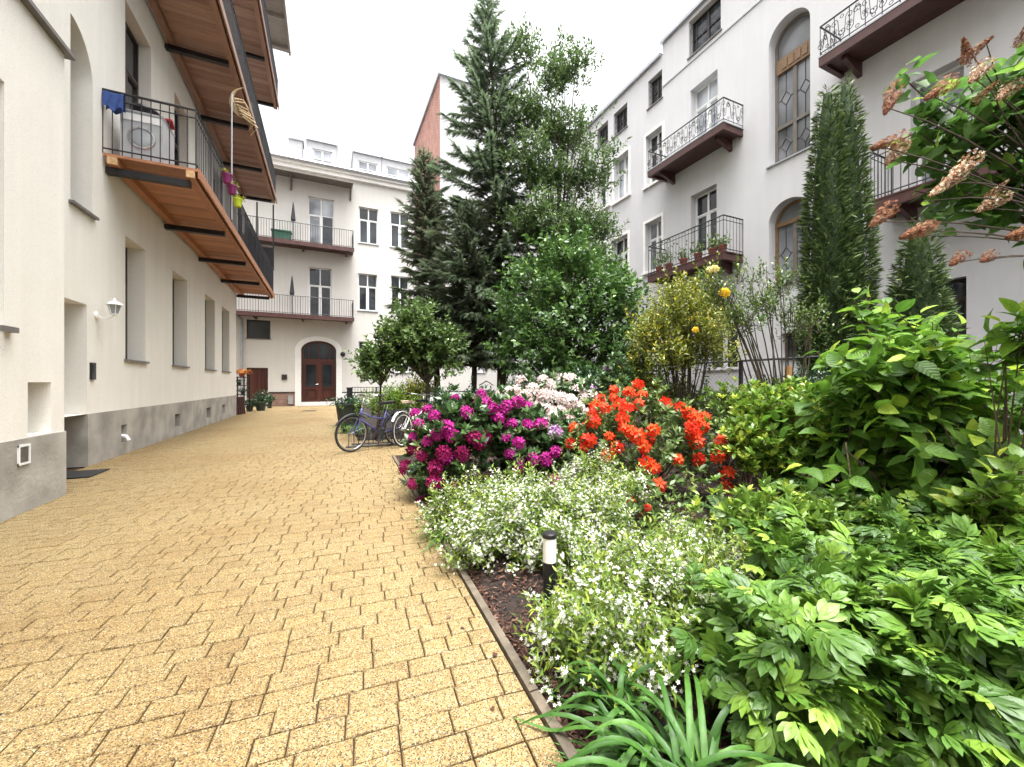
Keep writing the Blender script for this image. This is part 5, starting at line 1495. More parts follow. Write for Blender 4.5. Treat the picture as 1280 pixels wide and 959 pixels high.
# --- flower heads shared by copies
TR = {}
for key, kw in (('magenta', dict(nf=15, petal=.52)), ('crimson', dict(nf=15, petal=.50)), ('blush', dict(nf=15, petal=.52)), ('lavender', dict(nf=13, petal=.52)),
                ('orange', dict(nf=9, petal=.66)), ('redazalea', dict(nf=8, petal=.62))):
    L = []
    for v_ in range(3):
        me = truss_mesh('flower_head', seed=v_ * 7 + len(key), **kw); me.materials.append(M[key]); L.append(me)
    TR[key] = L
def head(parent, p, d, size, key):
    o = bpy.data.objects.new('flower_head', random.choice(TR[key])); COL.objects.link(o)
    o.parent = parent; ORG[o.name] = ORG[parent.name]
    o.location = tuple(np.array(p) - ORG[parent.name])
    q = Vector(d).to_track_quat('Z', 'Y'); o.rotation_mode = 'QUATERNION'; o.rotation_quaternion = q
    o.scale = (size * random.uniform(.9, 1.1), size * random.uniform(.9, 1.1), size * random.uniform(.8, 1.0))
    return o
def hit(blobs, px, py, ground=0.03):
    """the first point a sight line meets on a crown made of ellipsoids"""
    r = np.array(ray(px, py)); o = np.array((0, 0, HC)); best = None
    for c, rr in blobs:
        a = r / rr; b_ = (o - c) / rr
        A_, B_, C_ = a @ a, 2 * a @ b_, b_ @ b_ - 1
        D = B_ * B_ - 4 * A_ * C_
        t = (-B_ - math.sqrt(D)) / (2 * A_) if D > 0 else -(a @ b_) / (a @ a)
        miss = 0 if D > 0 else math.sqrt(max(0, ((o + r * t - c) / rr) @ ((o + r * t - c) / rr))) - 1
        k = (miss, t)
        if best is None or k < best[0]: best = (k, o + r * t, unit((o + r * t - c) / rr))
    p = best[1].copy(); p[2] = max(p[2], ground)
    return p, best[2]
def rhodo(label, base, blobs, key, heads, size, leafm='rhodo', nclump=110, extra=8, leaf=0.115, tpl=T_ELL, k=9, young=0.1, per=5, alt=None, altset=()):
    t = thing('rhododendron_bush' if key not in ('orange', 'redazalea') else 'azalea_bush', label, 'flowering shrub', base)
    shrub(t, blobs, base, leafm, tpl, nclump, per, 0.10, 0.05, k, leaf, young=young, stems=22, stem_r=0.014, inner=0.6, updir=0.5, openang=1.25, upn=0.7, whorl=True, tint_hi=0.8)
    for i, (px, py) in enumerate(heads):
        p, d = hit(blobs, px, py)
        head(t, p + d * 0.075, d + UP * 0.35 + rng.normal(size=3) * 0.2, size * (0.8 + 0.4 * rng.random()), alt if i in altset else key)
    for _ in range(extra):
        c, rr = blobs[rng.integers(len(blobs))]
        d = rdir(1)[0]; d[1] = abs(d[1]); d[2] = abs(d[2]); p = c + d * rr
        head(t, p, d, size * (0.8 + 0.4 * rng.random()), key)
    return t

mag1 = [(574,505),(600,501),(604,510),(611,516),(616,525),(586,520),(525,522),(539,519),(547,526),(559,539),(550,545),(565,546),(525,549),(535,567),(525,560),(574,565),(585,547),(600,547),(592,552),(516,585),(524,601),(544,599),(564,602),(585,601),(532,620),(546,585),(556,564),(560,570),(530,535),(540,552)]
mag1 = [(x, y) for x, y in mag1]
bl = [blob(563, 553, 4.5, .35, .36), blob(594, 535, 4.7, .28, .32), blob(548, 588, 4.4, .24, .28)]
rhodo('rounded bush of magenta rhododendron heads at the edge of the paving', pg(560, 4.5), bl, 'magenta', mag1, .10, nclump=100, extra=3, alt='crimson', altset=set(range(13, 27)))
mag2 = [(635,512),(646,509),(630,518),(655,512),(660,537),(674,537),(637,550),(651,556),(642,567),(650,579),(666,572),(680,572),(696,570),(707,595),(695,600),(715,588),(640,530),(690,545)]
bl = [blob(665, 560, 4.9, .52, .34), blob(640, 530, 5.0, .34, .32), blob(700, 585, 4.6, .30, .26)]
rhodo('low magenta rhododendron bush between the white flowers and the spiraea mound', pg(665, 4.9), bl, 'magenta', mag2, .10, nclump=100, alt='lavender', altset={13, 15, 17})
wh = [(656,482),(680,481),(688,487),(700,480),(710,479),(620,509),(662,501),(637,497),(650,496),(680,499),(692,500),(702,502),(662,510),(685,515),(675,512),(700,515),(712,520),(710,505),(685,525),(705,481),(720,492),(720,511),(710,522),(730,520),(690,520),(725,501),(668,492),(640,505),(673,522),(738,500),(628,500)]
bl = [blob(690, 520, 5.8, .62, .50), blob(645, 525, 5.9, .42, .40), blob(722, 525, 5.7, .45, .40)]
rhodo('blush white rhododendron bush in full bloom behind the magenta one', pg(688, 5.8), bl, 'blush', wh, .125, nclump=130)
lav = [(759,466),(746,487),(752,502),(742,494),(735,490)]
bl = [blob(758, 500, 6.3, .42, .50), blob(785, 490, 6.5, .40, .45)]
rhodo('dark leafy rhododendron with a few pale purple heads behind the orange azalea', pg(765, 6.4), bl, 'lavender', lav, .085, nclump=90, extra=3)
org = [(771,491),(795,486),(787,500),(802,502),(757,499),(752,512),(762,517),(750,530),(742,515),(777,512),(785,517),(827,511),(852,517),(867,530),(877,527),(875,537),(852,535),(857,540),(869,552),(871,570),(840,571),(900,557),(914,567),(906,587),(905,601),(705,540),(722,537),(719,552),(746,550),(733,556),(766,546),(782,537),(790,542),(797,546),(814,540),(804,557),(774,557),(764,566),(809,585),(816,590),(821,606),(805,629),(862,524),(748,522),(770,505),(897,572),(780,527),(735,548),(798,512),(866,545)]
bl = [blob(795, 545, 4.5, .58, .42), blob(860, 550, 4.5, .42, .34), blob(745, 545, 4.6, .36, .34), blob(815, 600, 4.1, .42, .24), blob(897, 575, 4.2, .28, .24), blob(785, 500, 4.8, .30, .22)]
rhodo('wide azalea bush covered in orange-red flowers in the centre of the bed', pg(810, 4.4), bl, 'orange', org, .074, 'azalea', nclump=170, extra=8, leaf=.085, k=7, young=0.2)
bl = [blob(835, 655, 3.3, .20, .16), blob(800, 650, 3.4, .22, .16)]
rhodo('small deep red azalea low on the bark below the orange one', pg(820, 3.35), bl, 'redazalea', [(840, 662), (817, 642), (828, 668)], .045, 'azalea', nclump=34, extra=2, leaf=.06, k=6)

# --- small white-flowered mounds
def starry(label, base, blobs, nclump, per, frac, size=0.050, nfl=8, leafm='deutzia', young=0.25):
    t = thing('deutzia_bush', label, 'flowering shrub', base)
    cc, tips, dirs = shrub(t, blobs, base, leafm, T_NARROW, nclump, per, 0.07, 0.12, 8, size, young=young, stems=40, stem_r=0.005, inner=0.62, updir=0.55, openang=1.1, upn=0.6, tint_hi=0.85)
    clf = np.clip(rng.normal(frac, 0.42, nclump), 0, 1)
    sel = np.where(rng.random(len(tips)) < np.repeat(clf, per))[0]
    i = np.repeat(sel, nfl); n = len(i)
    P = tips[i] + rng.normal(size=(n, 3)) * 0.018 + dirs[i] * 0.012 - dirs[i] * (rng.random(n) * 0.06)[:, None]
    D = rdir(n) * 0.8 + dirs[i] + UP * 0.4
    fo = Fol(); fo.add(T_STAR, P, frames(np.cross(D, rdir(n)), D), 0.0082 + 0.0048 * rng.random(n), rng.random(n))
    o = fo.build('flowers', M['star'], t); o['kind'] = 'stuff'
    return t
starry('white-starred bush beside the bollard lamp, nearest the camera', pg(790, 1.95), [gblob(735, 1.78, .13, .24, .22), gblob(800, 2.05, .16, .33, .25), gblob(868, 2.12, .16, .30, .25), gblob(722, 1.90, .07, .15, .15), gblob(905, 2.3, .15, .26, .22), gblob(800, 1.72, .10, .22, .18)], 210, 7, .38)
starry('largest white-starred mound behind the bollard lamp', pg(670, 3.0), [gblob(612, 2.92, .20, .33, .27), gblob(680, 3.0, .22, .42, .29), gblob(738, 3.05, .20, .34, .29), gblob(645, 3.35, .22, .38, .30), gblob(592, 2.72, .12, .18, .22), gblob(705, 2.75, .14, .26, .22)], 270, 7, .56, nfl=9)
starry('small sparse white-starred bush at the paving edge under the magenta heads', pg(575, 3.3), [gblob(573, 3.35, .22, .2, .2)], 40, 6, .22)
starry('loose white-flowered bush between the big mound and the orange azalea', pg(752, 3.7), [gblob(745, 3.7, .34, .3, .28), gblob(775, 3.6, .26, .25, .24)], 80, 6, .3)
starry('thin white-flowered bush on the bark before the red azalea', pg(885, 2.75), [gblob(895, 2.75, .12, .22, .16), gblob(850, 2.7, .12, .22, .15)], 60, 6, .3)

# --- peonies
def peony(px, d, r, h, label, n=44):
    base = pg(px, d)
    t = thing('peony_bush', label, 'garden plant', base)
    bl = [(base + np.array((0, 0, h * .52)), np.array((r, r, h * .5))), (base + np.array((r * .3, -r * .2, h * .35)), np.array((r * .8, r * .8, h * .42)))]
    shrub(t, bl, base, 'peony', T_COMP, int(n * 1.15), 3, 0.06, 0.16, 4, 0.165, young=0.11, stems=18, stem_r=0.006, stemmat='greenstem', inner=0.62, updir=0.35, uv=True, smooth=True, openang=1.15, upn=0.85, droop=0.22, jit=0.3, tint_hi=0.85)
peony(985, 1.50, .30, .44, 'peony clump at the lower edge beside the arching strap leaves')
peony(1110, 1.42, .33, .46, 'peony clump with large pale leaf in the middle of the lower right')
peony(1260, 1.40, .33, .47, 'peony clump filling the bottom right corner')
peony(1020, 2.02, .36, .46, 'peony clump behind the front ones, next to the white stars')
peony(1170, 1.95, .38, .52, 'peony clump in the second row of the right side bed')
peony(1330, 1.85, .38, .50, 'peony clump cut by the right edge of the picture')
peony(1260, 2.55, .40, .50, 'peony clump at the back right below the broad-leaved shrub')
peony(1110, 2.62, .40, .46, 'back peony clump in front of the fern')

# --- green shrubs
def green(name, label, base, blobs, mat, tpl, nclump, per, cr, L, k, size, cat='shrub', **kw):
    t = thing(name, label, cat, base)
    shrub(t, blobs, base, mat, tpl, nclump, per, cr, L, k, size, **kw)
    return t
green('azalea_bush', 'bright green flowerless azalea with bare dark stems left of the broad-leaved shrub', pg(968, 3.9),
      [blob(968, 530, 3.95, .38, .28), blob(1010, 530, 4.0, .36, .28), blob(955, 560, 3.8, .28, .24), blob(985, 575, 3.8, .38, .22), blob(1030, 580, 3.7, .3, .2)], 'bright', T_ELL, 210, 6, .09, .05, 8, .085, young=.3, whorl=True, openang=1.15, upn=.6, stems=26, stem_r=.012)
green('azalea_bush', 'low whorled green azalea in front of the bare-stemmed one', pg(965, 2.75),
      [gblob(935, 2.8, .28, .26, .2), gblob(985, 2.7, .28, .30, .2), gblob(1040, 2.8, .28, .30, .2)], 'bright', T_ELL, 80, 4, .07, .05, 8, .085, young=.22, whorl=True, openang=1.2, upn=.65, stems=20, stem_r=.008)
green('dogwood_bush', 'large shrub of broad ribbed bright green leaves in front of the right wall', pg(1150, 3.3),
      [blob(1125, 420, 3.35, .36, .34), blob(1065, 480, 3.2, .42, .26), blob(1150, 475, 3.2, .48, .32), blob(1225, 500, 3.1, .48, .28), blob(1110, 540, 3.1, .60, .26), blob(1220, 555, 3.0, .55, .24), blob(1140, 395, 3.4, .22, .16), blob(1070, 590, 3.1, .42, .2), blob(1180, 600, 2.9, .45, .2), blob(1250, 600, 2.9, .35, .2)],
      'dogwood', T_OVATE, 185, 2, .11, .20, 5, .165, young=.28, stems=30, stem_r=.016, uv=True, smooth=True, openang=1.25, upn=.6, droop=.28, updir=.35, tint_hi=.85)
green('dogwood_bush', 'open shoot of broad pointed leaves in front of the wall at the right edge', pg(1255, 2.5),
      [blob(1262, 418, 2.45, .16, .10), blob(1285, 470, 2.4, .16, .12), blob(1300, 420, 2.4, .18, .14)], 'dogwood', T_OVATE, 14, 2, .06, .16, 5, .15, young=.3, stems=10, stem_r=.008, uv=True, smooth=True, openang=1.2, upn=.5, droop=.2)
green('young_shrub', 'upright young shoot with wavy leaves rising above the peonies at right', pg(1228, 2.35),
      [blob(1225, 612, 2.35, .12, .14), blob(1250, 640, 2.3, .12, .1)], 'bright', T_OVATE, 16, 2, .04, .14, 6, .11, young=.4, stems=8, stem_r=.006, uv=True, smooth=True, openang=1.0, upn=.5)
green('yellow_shrub', 'yellow-green leafy shrub on dark stems below the barred balcony', pg(858, 6.4),
      [blob(845, 405, 6.4, .62, .42), blob(875, 390, 6.5, .45, .35), blob(825, 440, 6.3, .45, .4), blob(880, 435, 6.4, .45, .35), blob(850, 370, 6.5, .35, .22), blob(800, 475, 6.4, .3, .3)],
      'yellowish', T_SIMPLE, 270, 7, .13, .18, 7, .075, young=.35, stems=34, stem_r=.016, openang=1.1, stemmat='bark')
green('dark_shrub', 'dark glossy shrub at the foot of the twin-topped thuja', pg(985, 6.0), [blob(985, 505, 6.0, .50, .35), blob(1010, 500, 6.2, .45, .45)], 'ivy', T_SIMPLE, 90, 6, .1, .15, 7, .08, young=.1, stems=14)
green('green_shrub', 'leafy light green shrub against the chain-link fence', pg(905, 5.6), [blob(905, 520, 5.6, .38, .34), blob(940, 515, 5.6, .32, .32)], 'azalea', T_SIMPLE, 70, 6, .09, .14, 7, .07, young=.25, stems=14)
green('golden_bush', 'small golden-topped bush between the trunks behind the bicycles', pg(524, 11.2), [blob(526, 487, 11.2, .45, .35), blob(515, 500, 11.0, .45, .4)], 'yellowish', T_SIMPLE, 60, 7, .1, .15, 7, .085, young=.3, stems=10)
green('green_shrub', 'low fresh green bush behind the blue bicycle', pg(470, 11), [blob(462, 505, 10.6, .4, .35), blob(490, 500, 10.8, .5, .45), blob(505, 510, 10.4, .4, .4)], 'bright', T_SIMPLE, 90, 6, .1, .15, 7, .085, young=.2, stems=10)
green('dark_shrub', 'dark evergreen mass under the hornbeam behind the white flowers', pg(715, 8.2), [blob(690, 500, 8.4, .7, .5), blob(740, 495, 8.2, .7, .5), blob(650, 505, 8.6, .5, .4)], 'ivy', T_SIMPLE, 130, 7, .12, .16, 7, .095, young=.05, stems=14)
green('dark_shrub', 'low dark shrub behind the dark bicycle and the magenta heads', pg(578, 8.6), [blob(565, 510, 8.6, .5, .45), blob(600, 512, 8.4, .45, .4)], 'ivy', T_SIMPLE, 80, 7, .1, .16, 7, .09, young=.05, stems=12)
green('green_shrub', 'mid-green shrub between the fence and the orange azalea', pg(840, 7.2), [blob(820, 500, 7.2, .5, .4), blob(870, 505, 7.0, .45, .35)], 'azalea', T_SIMPLE, 80, 6, .1, .15, 7, .085, young=.15, stems=12)

green('green_shrub', 'light green shrub with starry leaf tips between the rose stake and the orange azalea', pg(930, 5.0), [blob(925, 520, 5.0, .36, .34), blob(960, 515, 5.1, .34, .34), blob(1000, 520, 5.0, .3, .34)], 'bright', T_ELL, 120, 5, .09, .06, 8, .08, young=.3, whorl=True, openang=1.15, upn=.6, stems=14)
green('dark_shrub', 'dark low shrub beneath the yellow-green shrub', pg(850, 6.9), [blob(835, 515, 6.8, .5, .36), blob(880, 515, 6.6, .4, .34)], 'azalea', T_SIMPLE, 90, 6, .1, .15, 7, .08, young=.15, stems=12)
# fern
def fern(base, label, n=9, Lf=.5):
    t = thing('fern', label, 'fern', base)
    fo = Fol(); mb = MB()
    for i in range(n):
        az = i * 2.4 + rng.random(); h = np.array((math.cos(az), math.sin(az), 0)); L = Lf * (.7 + .5 * rng.random())
        pts = [np.array(base) + h * L * q + UP * L * (1.1 * q - .85 * q * q) for q in np.linspace(0, 1, 12)]
        mb.tube(pts, .004, 4, cap=False)
        for s in (1, -1):
            for q in range(2, 24):
                u = q / 24; k = min(int(u * 11), 10); f = u * 11 - k; p = pts[k] * (1 - f) + pts[k + 1] * f
                tg = unit(pts[k + 1] - pts[k]); side = unit(np.cross(tg, UP)) * s
                nor = np.cross(side, tg) * s
                fo.add(T_NARROW, p[None], frames((side + tg * .35)[None], nor[None]), np.array((L * .26 * math.sin(PI * (u * .9 + .1)) + .01,)), rng.random(1) * .8)
    fo.build('frond', M['fern'], t); mb.build('frond_stem', M['greenstem'], t)
fern(pg(1050, 3.35, .25), 'fern fronds arching beneath the broad-leaved shrub')
fern(pg(905, 3.6, .05), 'smaller fern on the bark below the orange azalea', 7, .4)

# daylilies
def strap(base, label, n, L, w, spread=1.0, bias=None, name='daylily_clump'):
    t = thing(name, label, 'garden plant', base)
    V = []; Q = []; T = []; fo = Fol()
    for i in range(n):
        az = rng.random() * 2 * PI
        h = np.array((math.cos(az), math.sin(az), 0))
        if bias is not None: h = unit(h + np.array(bias))
        l = L * (.65 + .5 * rng.random()); m = 12
        b0 = np.array(base) + rng.normal(size=3) * np.array((.035, .035, 0)) * (1 + 5 * w)
        rise = .70 + .55 * rng.random(); out = spread * (.55 + .50 * rng.random())
        side = np.cross(h, UP)
        tw = rng.normal() * .25
        vs = []
        for q in range(m + 1):
            u = q / m
            p = b0 + h * l * out * (u ** 1.25) + UP * l * (rise * u - (.50 + .60 * out) * u ** 2.2)
            p[2] = max(p[2], .012)
            ww = w * (min(1, .55 + u * 1.4)) * (1 - u ** 3) ** .8 * .5 + .0006
            sd = side * math.cos(tw * u) + UP * math.sin(tw * u)
            vs += [p - sd * ww + UP * ww * .45, p, p + sd * ww + UP * ww * .45]
        qs = []
        for q in range(m):
            a = q * 3; qs += [(a, a + 1, a + 4, a + 3), (a + 1, a + 2, a + 5, a + 4)]
        fo.add((np.array(vs), A(qs, 4), A([])), np.zeros((1, 3)), np.eye(3)[None], np.ones(1), rng.random(1) * .9)
    fo.build('blades', M['strap'], t, smooth=True)
strap(pg(862, 1.16), 'big clump of arching strap leaves at the bottom centre edge', 90, .50, .021, 1.05)
strap(pg(772, 1.50), 'strap-leaved clump growing up through the nearest white-starred bush', 26, .42, .022, .7)
strap(pg(812, 1.30), 'strap-leaved clump hanging over the paving edge at the bottom', 44, .42, .020, 1.1, bias=(-.5, .1, 0))
strap(pg(528, 4.9), 'grassy clump at the paving edge nearest the white bicycle', 60, .42, .016, 1.0, bias=(-.4, -.3, 0))
strap(pg(518, 5.7), 'grassy clump at the corner of the bed behind the magenta bush', 40, .42, .016, 1.0, bias=(-.3, -.2, 0))
strap(pg(553, 3.75), 'dark grassy tuft below the magenta heads', 40, .30, .014, 1.1, bias=(-.3, -.2, 0))
strap(pg(566, 3.2), 'grassy tuft beside the small white-starred bush', 40, .30, .013, 1.1, bias=(-.3, -.2, 0))
strap(pg(432, 10.2), 'tall grass tuft in front of the dark tub', 60, .6, .02, .8)
strap(pg(447, 9.8), 'grass tuft behind the front wheel of the blue bicycle', 60, .6, .02, .8)

# climbing rose on a stake
b = pg(985, 5.0)
t = thing('rose_bush', 'climbing rose with two yellow blooms on dark arching canes', 'rose', b)
tw = [blob(903, 368, 5.0, .20, .16), blob(890, 350, 5.0, .14, .12), blob(930, 345, 5.1, .16, .14), blob(955, 375, 5.0, .20, .2), blob(978, 350, 5.1, .12, .18), blob(1003, 395, 5.0, .2, .2), blob(925, 395, 4.9, .2, .14), blob(960, 330, 5.1, .08, .1)]
cc, tips, dirs = shrub(t, tw, b + np.array((0, 0, .0)), 'rose', T_SIMPLE, 110, 4, .09, .16, 6, .058, young=.2, stems=26, stem_r=.014, stemmat='bark', inner=.2)
for (px, py, s, m_) in ((905, 367, .075, 'yellowrose'), (893, 337, .06, 'paleyellow'), (869, 413, .045, 'yellowrose'), (887, 338, .05, 'paleyellow')):
    me = truss_mesh('flower_head', 26, .62, 3); me.materials.append(M[m_])
    o = bpy.data.objects.new('bloom', me); COL.objects.link(o); o.parent = t; ORG[o.name] = ORG[t.name]
    o.location = tuple(pz(px, py, 4.85) - ORG[t.name]); o.scale = (s, s, s); o.rotation_euler = (.6, .2, .4)
mb = MB(); p = pg(985, 4.9); mb.tube([tuple(p), tuple(pz(986, 458, 4.9))], .032, 8)
tag(mb.build('plant_stake', M['stake'], loc=p), 'tan round wooden stake tied to the climbing rose', 'stake')

# lilac overhanging from the right
b = pg(1480, 2.5)
t = thing('lilac_tree', 'lilac with fading rust and cream flower panicles overhanging the top right corner', 'tree', b)
bl = [blob(1175, 140, 2.35, .20, .18), blob(1235, 150, 2.25, .26, .2), blob(1215, 255, 2.4, .22, .14), blob(1290, 120, 2.2, .22, .2), blob(1140, 175, 2.4, .10, .1), blob(1275, 225, 2.3, .22, .14), blob(1255, 300, 2.35, .16, .08), blob(1128, 100, 2.4, .05, .06), blob(1190, 205, 2.35, .16, .12), blob(1150, 235, 2.4, .09, .08), blob(1240, 100, 2.3, .14, .1), blob(1130, 140, 2.4, .07, .06)]
cc, cd, C = clumps(bl, 66, .2)
tips = np.repeat(cc, 2, 0) + rng.normal(size=(132, 3)) * .05
root_ = pz(1420, 330, 2.4)
dirs = unit(unit(tips - root_) + UP * .35 + rng.normal(size=tips.shape) * .4)
fo = Fol(); twig_leaves(fo, T_HEART, tips, dirs, .16, 5, .105, openang=1.2, young=.2, upn=.55, droop=.25, jit=.4)
fo.build('foliage', M['lilac'], t, smooth=True, uv=True)
mb = MB(); mb.tube([tuple(b), tuple(b * .6 + root_ * .4 + np.array((.1, 0, .1))), tuple(root_)], [.06, .05, .035], 8)
for e in list(cc[:60]):
    mid = root_ * .5 + e * .5 + np.array((0, 0, .10)) + rng.normal(size=3) * .05; s = np.linspace(0, 1, 7)
    mb.tube([root_ * (1 - q) ** 2 + 2 * mid * q * (1 - q) + e * q * q for q in s], [.012 * (1 - .75 * q) for q in s], 5, cap=False)
BR = mb
def panicle_mesh(seed, cream):
    r = np.random.default_rng(seed); n = 330
    u = r.random(n) ** .8; az = r.random(n) * 2 * PI; rad = .27 * (1 - u) ** .75 * (.5 + .5 * r.random(n)) + .02
    P = np.stack([rad * np.cos(az), rad * np.sin(az), u], 1)
    D = np.stack([np.cos(az), np.sin(az), az * 0 + .3], 1) + r.normal(size=(n, 3)) * .4
    fo = Fol(); tint = np.clip(r.random(n) * .75 + (.42 if cream else 0.0) * (r.random(n) > .35), 0, 1)
    fo.add(T_STAR, P, frames(np.cross(D, r.normal(size=(n, 3))), D), .036 + .022 * r.random(n), tint)
    fo.add(leaf_simple(.04, 0, 0), np.zeros((3, 3)), frames(np.tile(UP, (3, 1)), r.normal(size=(3, 3))), np.ones(3), np.zeros(3))
    me = fo.mesh('panicle'); me.materials.append(M['rust']); return me
PM = [panicle_mesh(1, False), panicle_mesh(2, True), panicle_mesh(3, False), panicle_mesh(4, True)]
for (x0, y0, x1, y1, v_) in ((1200, 78, 1236, 50, 0), (1212, 82, 1205, 52, 2), (1192, 100, 1160, 122, 0), (1120, 108, 1108, 138, 0), (1232, 80, 1215, 100, 1), (1130, 172, 1094, 184, 0), (1128, 180, 1110, 202, 1), (1220, 195, 1178, 232, 1), (1206, 212, 1148, 256, 3),
                             (1165, 280, 1150, 290, 2), (1115, 258, 1092, 280, 0), (1160, 285, 1130, 296, 2), (1255, 245, 1225, 262, 1), (1268, 105, 1250, 122, 1), (1230, 250, 1252, 232, 1), (1205, 318, 1190, 330, 2), (1270, 60, 1285, 30, 0), (1240, 318, 1228, 326, 0), (1215, 130, 1240, 108, 0), (1290, 290, 1262, 296, 2)):
    d = 1.98 + rng.random() * .16
    p0, p1 = pz(x0, y0, d), pz(x1, y1, d - .05); ax = p1 - p0
    mid = root_ * .35 + p0 * .65 - ax * .6 + UP * .03; q_ = np.linspace(0, 1, 7)
    BR.tube([root_ * (1 - q) ** 2 + 2 * mid * q * (1 - q) + (p0 + ax * .9) * q * q for q in q_], [.009 * (1 - .75 * q) for q in q_], 5, cap=False)
    L = np.linalg.norm(ax) * 1.15
    o = bpy.data.objects.new('panicle', PM[v_]); COL.objects.link(o); o.parent = t; ORG[o.name] = ORG[t.name]
    o.location = tuple(p0 - ORG[t.name]); o.rotation_mode = 'QUATERNION'; o.rotation_quaternion = Vector(ax).to_track_quat('Z', 'Y')
    L = max(L, .11); o.scale = (min(.16, L * .8), min(.16, L * .8), min(L, .26))

BR.build('branch', M['bark'], t)
# --- bollard lamp
p = pg(687, 2.33)
t = thing('bollard_lamp', 'short black bollard lamp with white opal top standing in the bark mulch', 'bollard', p)
mb = MB(); mb.lathe(p, [(.055, 0), (.055, .012), (.037, .014), (.037, .225)], 24); mb.build('post', M['black'], t, smooth=False)
mb = MB(); mb.lathe(p, [(.0385, .226), (.0385, .364)], 24); mb.build('diffuser', M['opal'], t)
mb = MB(); mb.lathe(p, [(.042, .3645), (.042, .386), (.036, .393), (.01, .394)], 24); mb.build('cap', M['black'], t)

# --- a little leaf litter on the paving
fo = Fol(); n = 110
X = np.concatenate([edge_x(6.5) - np.abs(rng.normal(size=70)) * .55, .75 - np.abs(rng.normal(size=40)) * .12]); Y = np.concatenate([6.6 + rng.random(70) * 1.9, 1.2 + rng.random(40) * 5.2])
fo.add(T_WIDE, np.stack([X, Y, .006 + 0 * X], 1), frames(np.stack([rng.normal(size=n), rng.normal(size=n), rng.normal(size=n) * .12], 1), UP + rng.normal(size=(n, 3)) * .2), .018 + .022 * rng.random(n), rng.random(n))
tag(fo.build('leaf_litter', M['chip']), 'sprinkling of small dry brown leaves on the paving near the bicycles', 'leaf litter', kind='stuff')

